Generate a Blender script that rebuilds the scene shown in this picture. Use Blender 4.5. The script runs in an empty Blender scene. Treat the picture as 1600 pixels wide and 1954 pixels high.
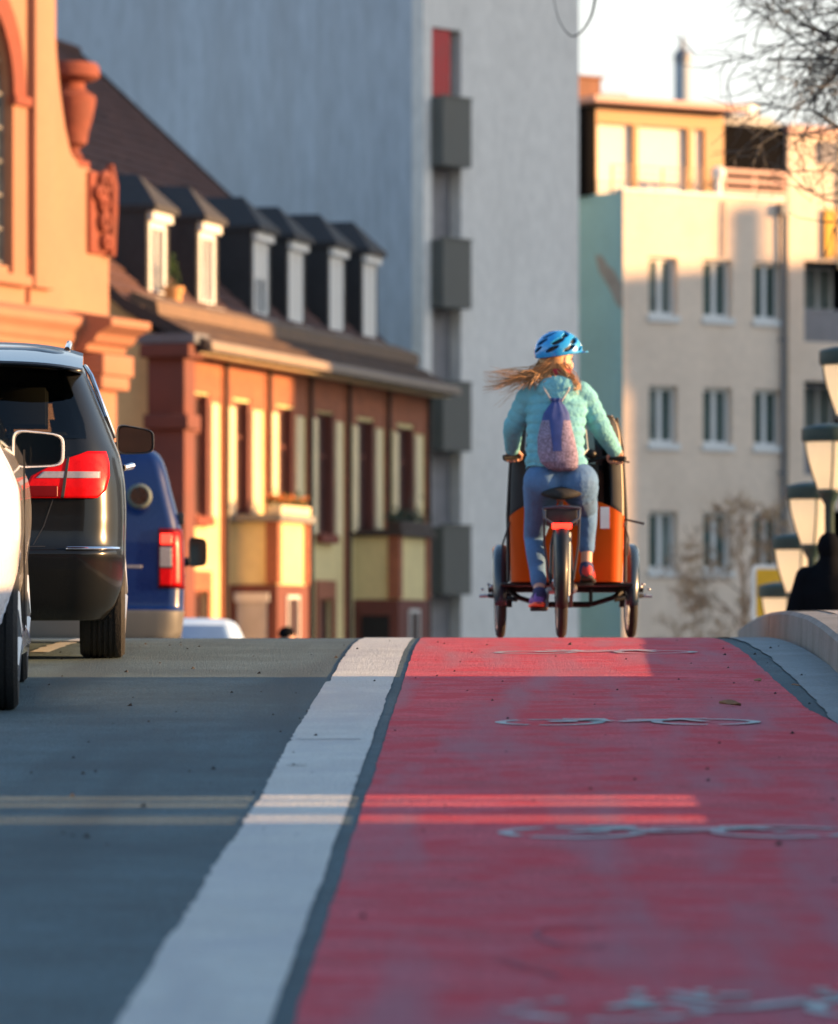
import bpy, bmesh, math, random
import numpy as np
from math import sin, cos, pi, radians, sqrt, atan2, hypot
from mathutils import Vector, Matrix, noise
from mathutils.geometry import tessellate_polygon

# ------------------------------------------------------------------ camera, sky, sun
scene = bpy.context.scene
C = scene.collection
cam_data = bpy.data.cameras.new('camera')
cam = bpy.data.objects.new('camera', cam_data)
C.objects.link(cam)
scene.camera = cam
cam.location = (0, 0, 0)
cam.rotation_euler = (pi / 2, 0, 0)
cam_data.sensor_fit = 'HORIZONTAL'
cam_data.sensor_width = 36
cam_data.lens = 229.5
cam_data.shift_x = -0.0825
cam_data.shift_y = 0.1506
cam_data.clip_start = 0.5
cam_data.clip_end = 6000
cam_data.dof.use_dof = True
cam_data.dof.focus_distance = 24.5
cam_data.dof.aperture_fstop = 4.7
cam_data.dof.aperture_blades = 7

SUN_EL, SUN_AZ = 10.0, 90.0          # the sun stands low, straight over the right side of the road
world = bpy.data.worlds.new('World')
scene.world = world
world.use_nodes = True
wt = world.node_tree
sky = wt.nodes.new('ShaderNodeTexSky')
sky.sky_type = 'NISHITA'
sky.sun_disc = False
sky.sun_elevation = radians(SUN_EL)
sky.sun_rotation = radians(SUN_AZ)
sky.air_density = 1.0
sky.dust_density = 1.2
sky.ozone_density = 1.6
bg = wt.nodes['Background']
# a thin white veil of haze lies on the horizon all the way round and fades out with height
_tc = wt.nodes.new('ShaderNodeTexCoord'); _sp = wt.nodes.new('ShaderNodeSeparateXYZ')
_mr = wt.nodes.new('ShaderNodeMapRange'); _mr.interpolation_type = 'SMOOTHSTEP'
_mr.inputs['From Min'].default_value = 0.06; _mr.inputs['From Max'].default_value = 0.50
_mr.inputs['To Min'].default_value = 0.90; _mr.inputs['To Max'].default_value = 0.0
_mx = wt.nodes.new('ShaderNodeMix'); _mx.data_type = 'RGBA'
wt.links.new(_tc.outputs['Generated'], _sp.inputs[0]); wt.links.new(_sp.outputs['Z'], _mr.inputs['Value'])
wt.links.new(_mr.outputs[0], _mx.inputs[0]); wt.links.new(sky.outputs[0], _mx.inputs[6])
_mx.inputs[7].default_value = (2.75, 2.75, 2.62, 1)
wt.links.new(_mx.outputs[2], bg.inputs[0])
bg.inputs[1].default_value = 0.15
sl = bpy.data.lights.new('sun', 'SUN')
sl.energy = 5.0
sl.angle = radians(0.5)
sl.color = (1.0, 0.56, 0.24)
so = bpy.data.objects.new('sun', sl)
C.objects.link(so)
so.location = (60, 20, 30)
to_sun = Vector((sin(radians(SUN_AZ)) * cos(radians(SUN_EL)), cos(radians(SUN_AZ)) * cos(radians(SUN_EL)), sin(radians(SUN_EL))))
so.rotation_euler = to_sun.to_track_quat('Z', 'Y').to_euler()
vs_ = scene.view_settings
scene.display_settings.display_device = 'sRGB'
vs_.view_transform = 'Standard'
vs_.look = 'None'
vs_.gamma = 1
vs_.use_curve_mapping = False
vs_.exposure = 1.5
scene.cycles.max_bounces = 8
scene.cycles.transparent_max_bounces = 12
scene.cycles.sample_clamp_indirect = 8

# ------------------------------------------------------------------ materials
def mat(name, col, rough=0.7, metal=0.0, var=0.12, vs=3.0, bump=0.0, bs=60.0, coat=0.0, spec=0.5,
        stretch=(1, 1, 1), fine=0.0, fs=120.0, emit=0.0, trans=0.0, stain=None, track=None):
    m = bpy.data.materials.new(name)
    m.use_nodes = True
    t = m.node_tree
    b = t.nodes['Principled BSDF']
    b.inputs['Roughness'].default_value = rough
    b.inputs['Metallic'].default_value = metal
    b.inputs['Coat Weight'].default_value = coat
    b.inputs['Coat Roughness'].default_value = 0.04
    b.inputs['Specular IOR Level'].default_value = spec
    tc = t.nodes.new('ShaderNodeTexCoord')
    mp = t.nodes.new('ShaderNodeMapping')
    mp.inputs['Scale'].default_value = stretch
    t.links.new(tc.outputs['Object'], mp.inputs[0])
    def nz(scale, detail=4, rough_=0.6):
        n = t.nodes.new('ShaderNodeTexNoise')
        n.inputs['Scale'].default_value = scale
        n.inputs['Detail'].default_value = detail
        n.inputs['Roughness'].default_value = rough_
        t.links.new(mp.outputs[0], n.inputs['Vector'])
        return n
    def ramp(src, lo, hi, a=0.3, z=0.7):
        r = t.nodes.new('ShaderNodeMapRange')
        r.inputs['From Min'].default_value = a
        r.inputs['From Max'].default_value = z
        r.inputs['To Min'].default_value = lo
        r.inputs['To Max'].default_value = hi
        t.links.new(src, r.inputs['Value'])
        return r.outputs[0]
    n1 = nz(vs)
    fac = ramp(n1.outputs['Fac'], 1 - var, 1 + var)
    if fine:
        n2 = nz(fs, 3, 0.7)
        f2 = ramp(n2.outputs['Fac'], 1 - fine, 1 + fine)
        mu = t.nodes.new('ShaderNodeMath'); mu.operation = 'MULTIPLY'
        t.links.new(fac, mu.inputs[0]); t.links.new(f2, mu.inputs[1])
        fac = mu.outputs[0]
    vm = t.nodes.new('ShaderNodeVectorMath'); vm.operation = 'SCALE'
    vm.inputs[0].default_value = col
    t.links.new(fac, vm.inputs['Scale'])
    out = vm.outputs[0]
    if stain:
        sc, scol, lo, hi = stain
        n3 = nz(sc, 5, 0.65)
        f3 = ramp(n3.outputs['Fac'], 0, 1, lo, hi)
        mx = t.nodes.new('ShaderNodeMix'); mx.data_type = 'RGBA'
        t.links.new(f3, mx.inputs[0]); t.links.new(out, mx.inputs[6])
        mx.inputs[7].default_value = (*scol, 1)
        out = mx.outputs[2]
    if track:
        # lengthwise wear left by wheels: noise drawn out along the road
        sv, tcol, lo, hi = track
        m2 = t.nodes.new('ShaderNodeMapping'); m2.inputs['Scale'].default_value = sv
        t.links.new(tc.outputs['Object'], m2.inputs[0])
        n5 = t.nodes.new('ShaderNodeTexNoise'); n5.inputs['Scale'].default_value = 1.0; n5.inputs['Detail'].default_value = 3
        t.links.new(m2.outputs[0], n5.inputs['Vector'])
        mx2 = t.nodes.new('ShaderNodeMix'); mx2.data_type = 'RGBA'
        t.links.new(ramp(n5.outputs['Fac'], 0, 0.75, lo, hi), mx2.inputs[0]); t.links.new(out, mx2.inputs[6])
        mx2.inputs[7].default_value = (*tcol, 1)
        out = mx2.outputs[2]
    t.links.new(out, b.inputs['Base Color'])
    if bump:
        n4 = nz(bs, 3)
        bp = t.nodes.new('ShaderNodeBump')
        bp.inputs['Strength'].default_value = min(1.0, bump)
        bp.inputs['Distance'].default_value = 0.02 * max(1.0, bump)
        t.links.new(n4.outputs['Fac'], bp.inputs['Height'])
        t.links.new(bp.outputs[0], b.inputs['Normal'])
    if rough > 0.25 and metal < 0.5:
        t.links.new(ramp(n1.outputs['Fac'], rough - 0.08, min(1, rough + 0.08)), b.inputs['Roughness'])
    if emit:
        b.inputs['Emission Color'].default_value = (*col, 1)
        b.inputs['Emission Strength'].default_value = emit
    if trans:
        tr = t.nodes.new('ShaderNodeBsdfTranslucent')
        tr.inputs[0].default_value = (*col, 1)
        ms = t.nodes.new('ShaderNodeMixShader')
        ms.inputs[0].default_value = trans
        t.links.new(b.outputs[0], ms.inputs[1]); t.links.new(tr.outputs[0], ms.inputs[2])
        t.links.new(ms.outputs[0], t.nodes['Material Output'].inputs[0])
    return m

def glass(name, tint, clear=0.8, rough=0.02):
    """see-through pane: tinted transparency plus a mirror reflection by Fresnel"""
    m = bpy.data.materials.new(name)
    m.use_nodes = True
    t = m.node_tree
    t.nodes.remove(t.nodes['Principled BSDF'])
    tr = t.nodes.new('ShaderNodeBsdfTransparent'); tr.inputs[0].default_value = (*[c * clear for c in tint], 1)
    gl = t.nodes.new('ShaderNodeBsdfGlossy'); gl.inputs['Roughness'].default_value = rough
    fr = t.nodes.new('ShaderNodeFresnel'); fr.inputs[0].default_value = 1.5
    ms = t.nodes.new('ShaderNodeMixShader')
    t.links.new(fr.outputs[0], ms.inputs[0]); t.links.new(tr.outputs[0], ms.inputs[1]); t.links.new(gl.outputs[0], ms.inputs[2])
    t.links.new(ms.outputs[0], t.nodes['Material Output'].inputs[0])
    return m

M = {}
def dm(key, *a, **k): M[key] = mat(key, *a, **k)
# ground
dm('asphalt', (0.102, 0.150, 0.167), 0.85, spec=0.12, var=0.2, vs=2.2, bump=0.8, bs=90, fine=0.6, fs=110, stain=(0.9, (0.076, 0.108, 0.121), 0.48, 0.75), track=((2.2, 0.14, 1), (0.075, 0.104, 0.116), 0.48, 0.64))
dm('red_lane', (0.52, 0.112, 0.140), 0.88, spec=0.12, var=0.18, vs=3.2, bump=0.8, bs=90, fine=0.48, fs=95, stretch=(0.8, 1.0, 1), stain=(4.6, (0.56, 0.072, 0.095), 0.46, 0.60), track=((3.8, 0.35, 1), (0.37, 0.165, 0.20), 0.48, 0.66))
dm('white_paint', (0.50, 0.52, 0.49), 0.7, var=0.10, vs=2.0, bump=0.8, bs=70, fine=0.2, fs=80, stain=(2.6, (0.42, 0.44, 0.45), 0.45, 0.75), track=((5, 0.5, 1), (0.38, 0.40, 0.41), 0.52, 0.8))
dm('worn_white', (0.33, 0.42, 0.42), 0.75, var=0.2, vs=7, fine=0.2, fs=40, stain=(5, (0.42, 0.20, 0.24), 0.46, 0.66))
dm('gutter', (0.17, 0.21, 0.22), 0.8, var=0.2, vs=2.5, bump=0.5, bs=50, fine=0.25, fs=60)
dm('kerb_stone', (0.21, 0.205, 0.19), 0.8, var=0.15, vs=3, bump=0.4, bs=40, fine=0.15, stain=(2.2, (0.11, 0.11, 0.10), 0.5, 0.8))
dm('paving', (0.36, 0.33, 0.29), 0.85, var=0.15, vs=2, bump=0.4, bs=40, fine=0.2)
dm('earth', (0.12, 0.11, 0.08), 0.95, var=0.3, vs=0.2, fine=0.3, fs=2)
dm('concrete', (0.32, 0.31, 0.29), 0.85, var=0.15, vs=1.2, bump=0.3, fine=0.15)
dm('grit', (0.02, 0.018, 0.017), 0.9)
dm('crack', (0.03, 0.03, 0.032), 0.9)
dm('dry_leaf', (0.22, 0.11, 0.05), 0.8, var=0.3, vs=30)
dm('crayon', (0.30, 0.075, 0.115), 0.9, var=0.2, vs=9)
# buildings
dm('tower_grey_dim', (0.42, 0.475, 0.54), 0.9, var=0.08, vs=0.5, fine=0.13, fs=4.5, stretch=(1, 1, 0.22), stain=(0.6, (0.38, 0.41, 0.45), 0.45, 0.9))  # tower's left face: its shade is put into the one grey paint
dm('tower_grey_bright', (0.68, 0.66, 0.63), 0.9, var=0.07, vs=0.6, fine=0.10, fs=5, stretch=(1, 1, 0.5))  # tower's sun side: same paint, lightened for the brighter sky there
dm('slate_board', (0.11, 0.11, 0.10), 0.7, var=0.12, vs=1)
dm('loggia_grey', (0.24, 0.23, 0.24), 0.9)
dm('mirror_shell', (0.10, 0.13, 0.12), 0.5)
dm('red_panel', (0.42, 0.02, 0.025), 0.6, var=0.15, vs=2)
dm('yellow_plaster', (0.68, 0.56, 0.28), 0.9, var=0.10, vs=0.8, fine=0.06, fs=6, stain=(0.7, (0.58, 0.46, 0.24), 0.52, 0.85))
dm('cream_strip', (0.74, 0.61, 0.38), 0.85, var=0.08, vs=1.5)
dm('red_brick', (0.30, 0.105, 0.055), 0.9, var=0.22, vs=1.6, fine=0.2, fs=14, stretch=(1, 1, 2.6))
dm('sandstone', (0.20, 0.050, 0.030), 0.9, var=0.2, vs=1.5, fine=0.14, fs=9, bump=0.5, bs=10)
dm('dark_red', (0.15, 0.048, 0.035), 0.85, var=0.2, vs=1.6)
dm('peach_plaster', (0.34, 0.175, 0.11), 0.9, var=0.08, vs=0.9, fine=0.05, fs=8, stain=(0.8, (0.30, 0.15, 0.095), 0.5, 0.85))
dm('peach_trim', (0.34, 0.15, 0.09), 0.85, var=0.1, vs=1.2)
dm('roof_tile', (0.092, 0.043, 0.034), 0.85, var=0.3, vs=2.2, fine=0.25, fs=14)
dm('roof_tile_old', (0.10, 0.062, 0.042), 0.85, var=0.3, vs=2.2, fine=0.25, fs=14)
dm('slate', (0.027, 0.026, 0.027), 0.7, var=0.25, vs=3, fine=0.3, fs=16)
dm('zinc', (0.16, 0.17, 0.19), 0.5, metal=0.3, var=0.1)
dm('gutter_metal', (0.26, 0.21, 0.17), 0.75, spec=0.2, var=0.1)
dm('verge_board', (0.05, 0.035, 0.03), 0.8)
dm('white_frame', (0.72, 0.72, 0.70), 0.5, var=0.04)
dm('grey_door', (0.42, 0.41, 0.40), 0.5)
dm('blind', (0.66, 0.63, 0.58), 0.8, var=0.05, vs=6, stretch=(1, 1, 12))
dm('cream_wall', (0.78, 0.63, 0.50), 0.9, var=0.07, vs=0.6, fine=0.06, fs=5, stain=(0.5, (0.66, 0.52, 0.40), 0.5, 0.85))
dm('teal_wall', (0.32, 0.60, 0.66), 0.9, var=0.06, vs=0.6, fine=0.04, fs=5)
dm('sun_patch', (0.36, 0.36, 0.35), 0.9, var=0.15, vs=3)  # flat grey that stands in for sunlight on the teal wall
dm('wood_orange', (0.46, 0.27, 0.13), 0.6, var=0.15, vs=2, stretch=(1, 1, 8))
dm('blind_cream', (0.82, 0.76, 0.66), 0.8, var=0.04)
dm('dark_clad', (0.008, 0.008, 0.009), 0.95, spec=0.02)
dm('brown_brick', (0.22, 0.11, 0.07), 0.9, var=0.25, vs=4)
dm('rail_pink', (0.48, 0.27, 0.23), 0.5)
dm('chimney_blue', (0.30, 0.36, 0.42), 0.7, var=0.06, vs=0.3)
dm('yellow_cloth', (0.60, 0.32, 0.03), 0.7)
dm('dark_void', (0.015, 0.014, 0.014), 0.9)
dm('curtain', (0.42, 0.40, 0.40), 0.9, var=0.12, vs=5, stretch=(6, 6, 0.4))
dm('window_glass', (0.035, 0.042, 0.045), 0.06, spec=0.8, var=0.05)
dm('window_glass_brown', (0.055, 0.034, 0.034), 0.45, spec=0.1, var=0.1)
dm('window_glass_pale', (0.13, 0.165, 0.155), 0.15, spec=0.6, var=0.3, vs=2.0)
dm('window_glass_green', (0.06, 0.095, 0.085), 0.08, spec=0.7, var=0.2, vs=1.2)
dm('leaded_glass', (0.20, 0.22, 0.20), 0.25, var=0.3, vs=9)
dm('leaf_green', (0.06, 0.12, 0.03), 0.7, var=0.4, vs=14)
dm('leaf_dark', (0.03, 0.055, 0.03), 0.7, var=0.4, vs=14)
dm('flower_orange', (0.55, 0.16, 0.03), 0.7)
dm('terracotta', (0.55, 0.27, 0.10), 0.8)
dm('bark', (0.10, 0.095, 0.085), 0.9, var=0.3, vs=6, bump=0.5, bs=20)
dm('bark_tan', (0.36, 0.27, 0.19), 0.9, var=0.3, vs=6)
dm('ochre_leaf', (0.44, 0.30, 0.16), 0.8, var=0.4, vs=10)
dm('lamp_green', (0.014, 0.042, 0.042), 0.5, var=0.15)
dm('milk_glass', (0.90, 0.82, 0.66), 0.35, var=0.05, vs=5, trans=0.7, emit=0.22)
dm('sign_yellow', (0.75, 0.42, 0.02), 0.45)
dm('sign_white', (0.80, 0.80, 0.78), 0.45)
dm('black_print', (0.012, 0.012, 0.013), 0.5)
dm('galvanised', (0.45, 0.46, 0.47), 0.4, metal=0.8)
# vehicles
dm('paint_black', (0.006, 0.007, 0.008), 0.2, coat=0.3, spec=0.2, var=0.05)
dm('paint_gloss', (0.006, 0.007, 0.008), 0.12, coat=1.0, spec=0.8, var=0.03)
dm('sky_glass', (0.10, 0.18, 0.34), 0.12, coat=0.5)  # pale car's rear window: the reflected sky is put into its blue
dm('snow_board', (0.15, 0.095, 0.06), 0.85, var=0.2)
dm('paint_white', (0.74, 0.74, 0.76), 0.3, coat=1.0, var=0.03)
dm('paint_blue', (0.002, 0.016, 0.10), 0.3, coat=0.3, spec=0.3, var=0.05)
dm('paint_pale', (0.50, 0.66, 0.82), 0.25, coat=1.0, var=0.03)
dm('plastic_black', (0.018, 0.018, 0.019), 0.5, var=0.1)
dm('plastic_grey', (0.09, 0.09, 0.085), 0.6, var=0.1)
dm('rubber', (0.016, 0.016, 0.016), 0.8, var=0.2, vs=20, bump=0.3, bs=80)
dm('rim', (0.50, 0.50, 0.52), 0.3, metal=0.9)
dm('chrome', (0.75, 0.75, 0.77), 0.12, metal=1.0)
dm('mirror_glass', (0.30, 0.35, 0.38), 0.02, metal=1.0, var=0.0)
dm('lens_red', (0.55, 0.002, 0.004), 0.3, spec=0.12, coat=0.08, var=0.12, vs=25)
dm('lens_dark', (0.12, 0.002, 0.003), 0.3, spec=0.15)
dm('lens_clear', (0.26, 0.24, 0.25), 0.15, coat=1.0, var=0.15, vs=40)
dm('lamp_lit', (1.0, 0.03, 0.015), 0.2, emit=1.6)
dm('seat_cloth', (0.025, 0.027, 0.03), 0.9)
M['car_glass'] = glass('car_glass', (0.62, 0.72, 0.68), 0.8)
M['tint_glass'] = glass('tint_glass', (0.58, 0.56, 0.50), 0.55)
# cyclist and trike
dm('skin', (0.55, 0.31, 0.22), 0.55, var=0.06)
dm('jacket', (0.16, 0.42, 0.49), 0.85, spec=0.15, var=0.14, vs=9, bump=0.7, bs=34)
dm('jeans', (0.070, 0.165, 0.33), 0.85, var=0.16, vs=9, fine=0.15, fs=220, bump=0.4, bs=22)
dm('hair', (0.42, 0.22, 0.09), 0.5, var=0.35, vs=30, stretch=(0.5, 1, 3))
dm('helmet_blue', (0.012, 0.30, 0.72), 0.25, coat=0.8, var=0.04)
dm('helmet_black', (0.012, 0.014, 0.02), 0.5)
dm('scarf', (0.40, 0.03, 0.05), 0.8)
dm('bag_grey', (0.215, 0.18, 0.255), 0.95, spec=0.1, var=0.15, vs=12, fine=0.75, fs=95)
dm('bag_navy', (0.035, 0.06, 0.21), 0.8, var=0.15, vs=20)
dm('cord', (0.42, 0.40, 0.38), 0.8)
dm('shoe_red', (0.48, 0.03, 0.03), 0.6, var=0.1)
dm('shoe_purple', (0.16, 0.08, 0.38), 0.6)
dm('sock_navy', (0.03, 0.04, 0.12), 0.8)
dm('shoe_sole', (0.85, 0.12, 0.05), 0.6)
dm('sole_black', (0.02, 0.02, 0.02), 0.7)
dm('box_orange', (0.46, 0.070, 0.003), 0.5, spec=0.12, var=0.06)
dm('canopy_black', (0.016, 0.018, 0.02), 0.75, var=0.15)
dm('canopy_tan', (0.52, 0.42, 0.30), 0.8, var=0.08)
dm('frame_black', (0.008, 0.009, 0.010), 0.4, coat=0.1, spec=0.3)
dm('fender_blue', (0.012, 0.026, 0.044), 0.25, coat=0.4)
dm('frame_silver', (0.07, 0.08, 0.10), 0.35, metal=0.4)
dm('white_tag', (0.75, 0.75, 0.75), 0.6)
M['clear_plastic'] = glass('clear_plastic', (0.95, 0.95, 0.96), 0.92)
dm('black_coat', (0.004, 0.005, 0.007), 0.95, spec=0.05, var=0.2, vs=8)
dm('grey_trousers', (0.05, 0.05, 0.06), 0.9)

# ------------------------------------------------------------------ mesh helpers
class B:
    def __init__(s): s.v, s.f = [], []
    def add(s, vs, fs):
        o = len(s.v); s.v += [tuple(v) for v in vs]; s.f += [tuple(i + o for i in f) for f in fs]; return s
    def box(s, x0, x1, y0, y1, z0, z1):
        return s.add([(x0, y0, z0), (x1, y0, z0), (x1, y1, z0), (x0, y1, z0), (x0, y0, z1), (x1, y0, z1), (x1, y1, z1), (x0, y1, z1)],
                     [(0, 3, 2, 1), (4, 5, 6, 7), (0, 1, 5, 4), (1, 2, 6, 5), (2, 3, 7, 6), (3, 0, 4, 7)])
    def obox(s, c, size, R=None):
        hx, hy, hz = size[0] / 2, size[1] / 2, size[2] / 2
        R = R or Matrix.Identity(3)
        p = [Vector(c) + R @ Vector(q) for q in ((-hx, -hy, -hz), (hx, -hy, -hz), (hx, hy, -hz), (-hx, hy, -hz), (-hx, -hy, hz), (hx, -hy, hz), (hx, hy, hz), (-hx, hy, hz))]
        return s.add(p, [(0, 3, 2, 1), (4, 5, 6, 7), (0, 1, 5, 4), (1, 2, 6, 5), (2, 3, 7, 6), (3, 0, 4, 7)])
    def loft(s, rings, closed=True, cap=True):
        n = len(rings[0]); o = len(s.v)
        for r in rings: s.v += [tuple(p) for p in r]
        for i in range(len(rings) - 1):
            for j in range(n if closed else n - 1):
                a = o + i * n + j; b = o + i * n + (j + 1) % n
                s.f.append((a, b, b + n, a + n))
        if cap and closed:
            s.f.append(tuple(o + j for j in reversed(range(n))))
            s.f.append(tuple(o + (len(rings) - 1) * n + j for j in range(n)))
        return s
    def tube(s, pts, r, n=8, cap=True, flat=1.0):
        pts = [Vector(p) for p in pts]
        rs = r if isinstance(r, (list, tuple)) else [r] * len(pts)
        rings = []; prev = None
        for i, p in enumerate(pts):
            d = (pts[min(i + 1, len(pts) - 1)] - pts[max(i - 1, 0)])
            d = d.normalized() if d.length > 1e-9 else Vector((0, 0, 1))
            if prev is None:
                a = Vector((1, 0, 0)) if abs(d.x) < 0.8 else Vector((0, 1, 0))
                u = (a - d * a.dot(d)).normalized()
            else:
                u = prev - d * prev.dot(d)
                u = u.normalized() if u.length > 1e-6 else d.orthogonal().normalized()
            prev = u; w = d.cross(u)
            rings.append([p + (u * cos(2 * pi * k / n) + w * sin(2 * pi * k / n) * flat) * rs[i] for k in range(n)])
        return s.loft(rings, True, cap)
    def capsule(s, p0, p1, r0, r1, n=14, m=5):
        p0, p1 = Vector(p0), Vector(p1); d = (p1 - p0).normalized()
        pts, rs = [], []
        for k in range(m + 1):
            a = pi / 2 * k / m; pts.append(p0 - d * r0 * cos(a)); rs.append(max(1e-4, r0 * sin(a)))
        for k in range(m + 1):
            a = pi / 2 * k / m; pts.append(p1 + d * r1 * sin(a)); rs.append(max(1e-4, r1 * cos(a)))
        return s.tube(pts, rs, n)
    def lathe(s, prof, n=24, c=(0, 0, 0), axis='z', cap=True):
        rings = []
        for r, h in prof:
            ring = []
            for k in range(n):
                a = 2 * pi * k / n
                if axis == 'z': q = (r * cos(a), r * sin(a), h)
                elif axis == 'x': q = (h, r * cos(a), r * sin(a))
                else: q = (r * sin(a), h, r * cos(a))
                ring.append((q[0] + c[0], q[1] + c[1], q[2] + c[2]))
            rings.append(ring)
        return s.loft(rings, True, cap)
    def ellipsoid(s, c, r, n=16, m=10, R=None):
        rings = []
        for i in range(m + 1):
            a = -pi / 2 + pi * i / m; ca = max(cos(a), 1e-3)
            ring = []
            for k in range(n):
                q = Vector((r[0] * ca * cos(2 * pi * k / n), r[1] * ca * sin(2 * pi * k / n), r[2] * sin(a)))
                ring.append(Vector(c) + (R @ q if R else q))
            rings.append(ring)
        return s.loft(rings)
    def slab(s, outer, holes, y0, y1, fn=None):
        """flat wall in the x-z plane with holes, thickness y0..y1; fn remaps a point"""
        loops = [list(outer)] + [list(h) for h in holes]
        flat = [p for l in loops for p in l]
        tri = tessellate_polygon([[Vector((p[0], p[1], 0)) for p in l] for l in loops])
        n = len(flat); fn = fn or (lambda x, y, z: (x, y, z))
        vs = [fn(p[0], y0, p[1]) for p in flat] + [fn(p[0], y1, p[1]) for p in flat]
        fs = []
        for a, b, c in tri:
            fs.append((a, b, c)); fs.append((c + n, b + n, a + n))
        k = 0
        for l in loops:
            for i in range(len(l)):
                a, b = k + i, k + (i + 1) % len(l)
                fs.append((a, b, b + n, a + n))
            k += len(l)
        return s.add(vs, fs)
    def build(s, name, m, parent=None, smooth=False, ang=40, bevel=0.0, kind=None, label=None, fix=True):
        me = bpy.data.meshes.new(name)
        me.from_pydata(s.v, [], s.f)
        if fix or bevel:
            bm = bmesh.new(); bm.from_mesh(me)
            bmesh.ops.recalc_face_normals(bm, faces=bm.faces)
            if bevel:
                es = [e for e in bm.edges if len(e.link_faces) == 2 and e.calc_face_angle(0) > 0.5]
                bmesh.ops.bevel(bm, geom=es, offset=bevel, segments=2, affect='EDGES', profile=0.6, clamp_overlap=True)
            bm.to_mesh(me); bm.free()
        if smooth or bevel:
            me.polygons.foreach_set('use_smooth', [True] * len(me.polygons))
            me.set_sharp_from_angle(angle=radians(ang))
        me.update()
        return link(name, me, m, parent, kind, label)

def link(name, me, m, parent=None, kind=None, label=None):
    o = bpy.data.objects.new(name, me)
    if m is not None:
        mm = M[m] if isinstance(m, str) else m
        if len(me.materials) == 0: me.materials.append(mm)
    C.objects.link(o)
    if parent is not None: o.parent = parent
    if kind: o['kind'] = kind
    if label: o['label'] = label
    return o

def tag(o, label, cat, group=None):
    o['label'] = label; o['category'] = cat
    if group: o['group'] = group
    return o

def thing(name, label, cat, loc=(0, 0, 0), rz=0.0, group=None):
    o = bpy.data.objects.new(name, None)
    o.empty_display_size = 0.3
    C.objects.link(o)
    o.location = loc; o.rotation_euler = (0, 0, rz)
    return tag(o, label, cat, group)

def struct(o):
    o['kind'] = 'structure'; return o

def dup(root, loc, rz, label, group=None):
    def cp(o, parent):
        c = o.copy(); C.objects.link(c)
        if parent is not None: c.parent = parent
        for ch in kids.get(o.name, []): cp(ch, c)
        return c
    kids = {}
    for o in scene.objects:
        if o.parent is not None: kids.setdefault(o.parent.name, []).append(o)
    r = cp(root, None)
    r.location = loc; r.rotation_euler = (0, 0, rz); r['label'] = label
    if group: r['group'] = group
    return r

def rect(x0, x1, z0, z1): return [(x0, z0), (x1, z0), (x1, z1), (x0, z1)]

def fuse(b, voxel, smooth=4):
    """join overlapping solids into one continuous skin"""
    me = bpy.data.meshes.new('tmp'); me.from_pydata(b.v, [], b.f)
    bm = bmesh.new(); bm.from_mesh(me); bmesh.ops.recalc_face_normals(bm, faces=bm.faces); bm.to_mesh(me); bm.free()
    o = bpy.data.objects.new('tmp', me); C.objects.link(o)
    r = o.modifiers.new('r', 'REMESH'); r.mode = 'VOXEL'; r.voxel_size = voxel; r.use_smooth_shade = True
    s = o.modifiers.new('s', 'SMOOTH'); s.factor = 0.5; s.iterations = smooth
    dg = bpy.context.evaluated_depsgraph_get(); dg.update()
    out = bpy.data.meshes.new_from_object(o.evaluated_get(dg))
    bpy.data.objects.remove(o); bpy.data.meshes.remove(me)
    out.polygons.foreach_set('use_smooth', [True] * len(out.polygons))
    return out
rng = random.Random(7)
STREET = -2.2

# ------------------------------------------------------------------ ground, road and kerbs (eye level is z = 0, the road climbs to a crest near y = 31.7)
_d = np.arange(-8, 84.001, 0.05)
_sl = np.interp(_d, [-8, 26, 40, 62, 83], [0.0415, 0.0415, -0.06, -0.062, 0.0])
_z = np.concatenate([[0], np.cumsum((_sl[1:] + _sl[:-1]) / 2 * 0.05)])
_z -= np.interp(31.72, _d, _z)
def prof(d): return max(float(np.interp(d, _d, _z)), STREET) if d > 60 else float(np.interp(d, _d, _z))

def strip(name, xl, xr, dz, d0, d1, step, m, cuts=1):
    b = B(); n = int(round((d1 - d0) / step)); rows = []
    for i in range(n + 1):
        d = d0 + (d1 - d0) * i / n
        a, c = xl(d), xr(d)
        rows.append([(a + (c - a) * k / cuts, d, prof(d) + dz) for k in range(cuts + 1)])
    b.loft(rows, False, False)
    return struct(b.build(name, m, smooth=True, fix=False))

def wob(amp, sc, seed, jag=0.0):
    def f(d):
        v = amp * noise.noise(Vector((d * sc, seed, 0))) + amp * 0.5 * noise.noise(Vector((d * sc * 4, seed, 5)))
        if jag: v += jag * noise.noise(Vector((d * 9, seed, 9)))
        return v
    return f
K = lambda x: (lambda d: x)

b = B(); g = 3000
b.box(-g, g, -g, g, -7, -6.4)
struct(b.build('ground', 'earth'))
b = B(); b.box(-70, 1.75, 82, 400, -6.3, STREET); b.box(1.75, 90, 64, 400, -6.3, STREET)
struct(b.build('street', 'asphalt'))
road = strip('road', K(-11.0), K(1.64), 0.0, -8, 83, 0.25, 'asphalt', 8)
b = B()
for xa, xb in ((-13.6, -13.2), (4.4, 4.8)):
    rows = []
    d1 = 83 if xa < 0 else 35
    for i in range(0, d1 + 9):
        d = -8 + i; z = prof(d) - 0.02
        rows.append([(xa, d, -6.3), (xb, d, -6.3), (xb, d, z), (xa, d, z)])
    b.loft(rows)
struct(b.build('bridge_wall', 'concrete'))
strip('left_sidewalk', K(-13.2), K(-11.0), 0.13, -8, 83, 0.5, 'paving', 2)
b = B(); rows = [[(-11.0, d, prof(d) - 0.05), (-10.98, d, prof(d) + 0.131)] for d in range(-8, 84)]
b.loft(rows, False, False); struct(b.build('left_kerb', 'kerb_stone'))

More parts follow.
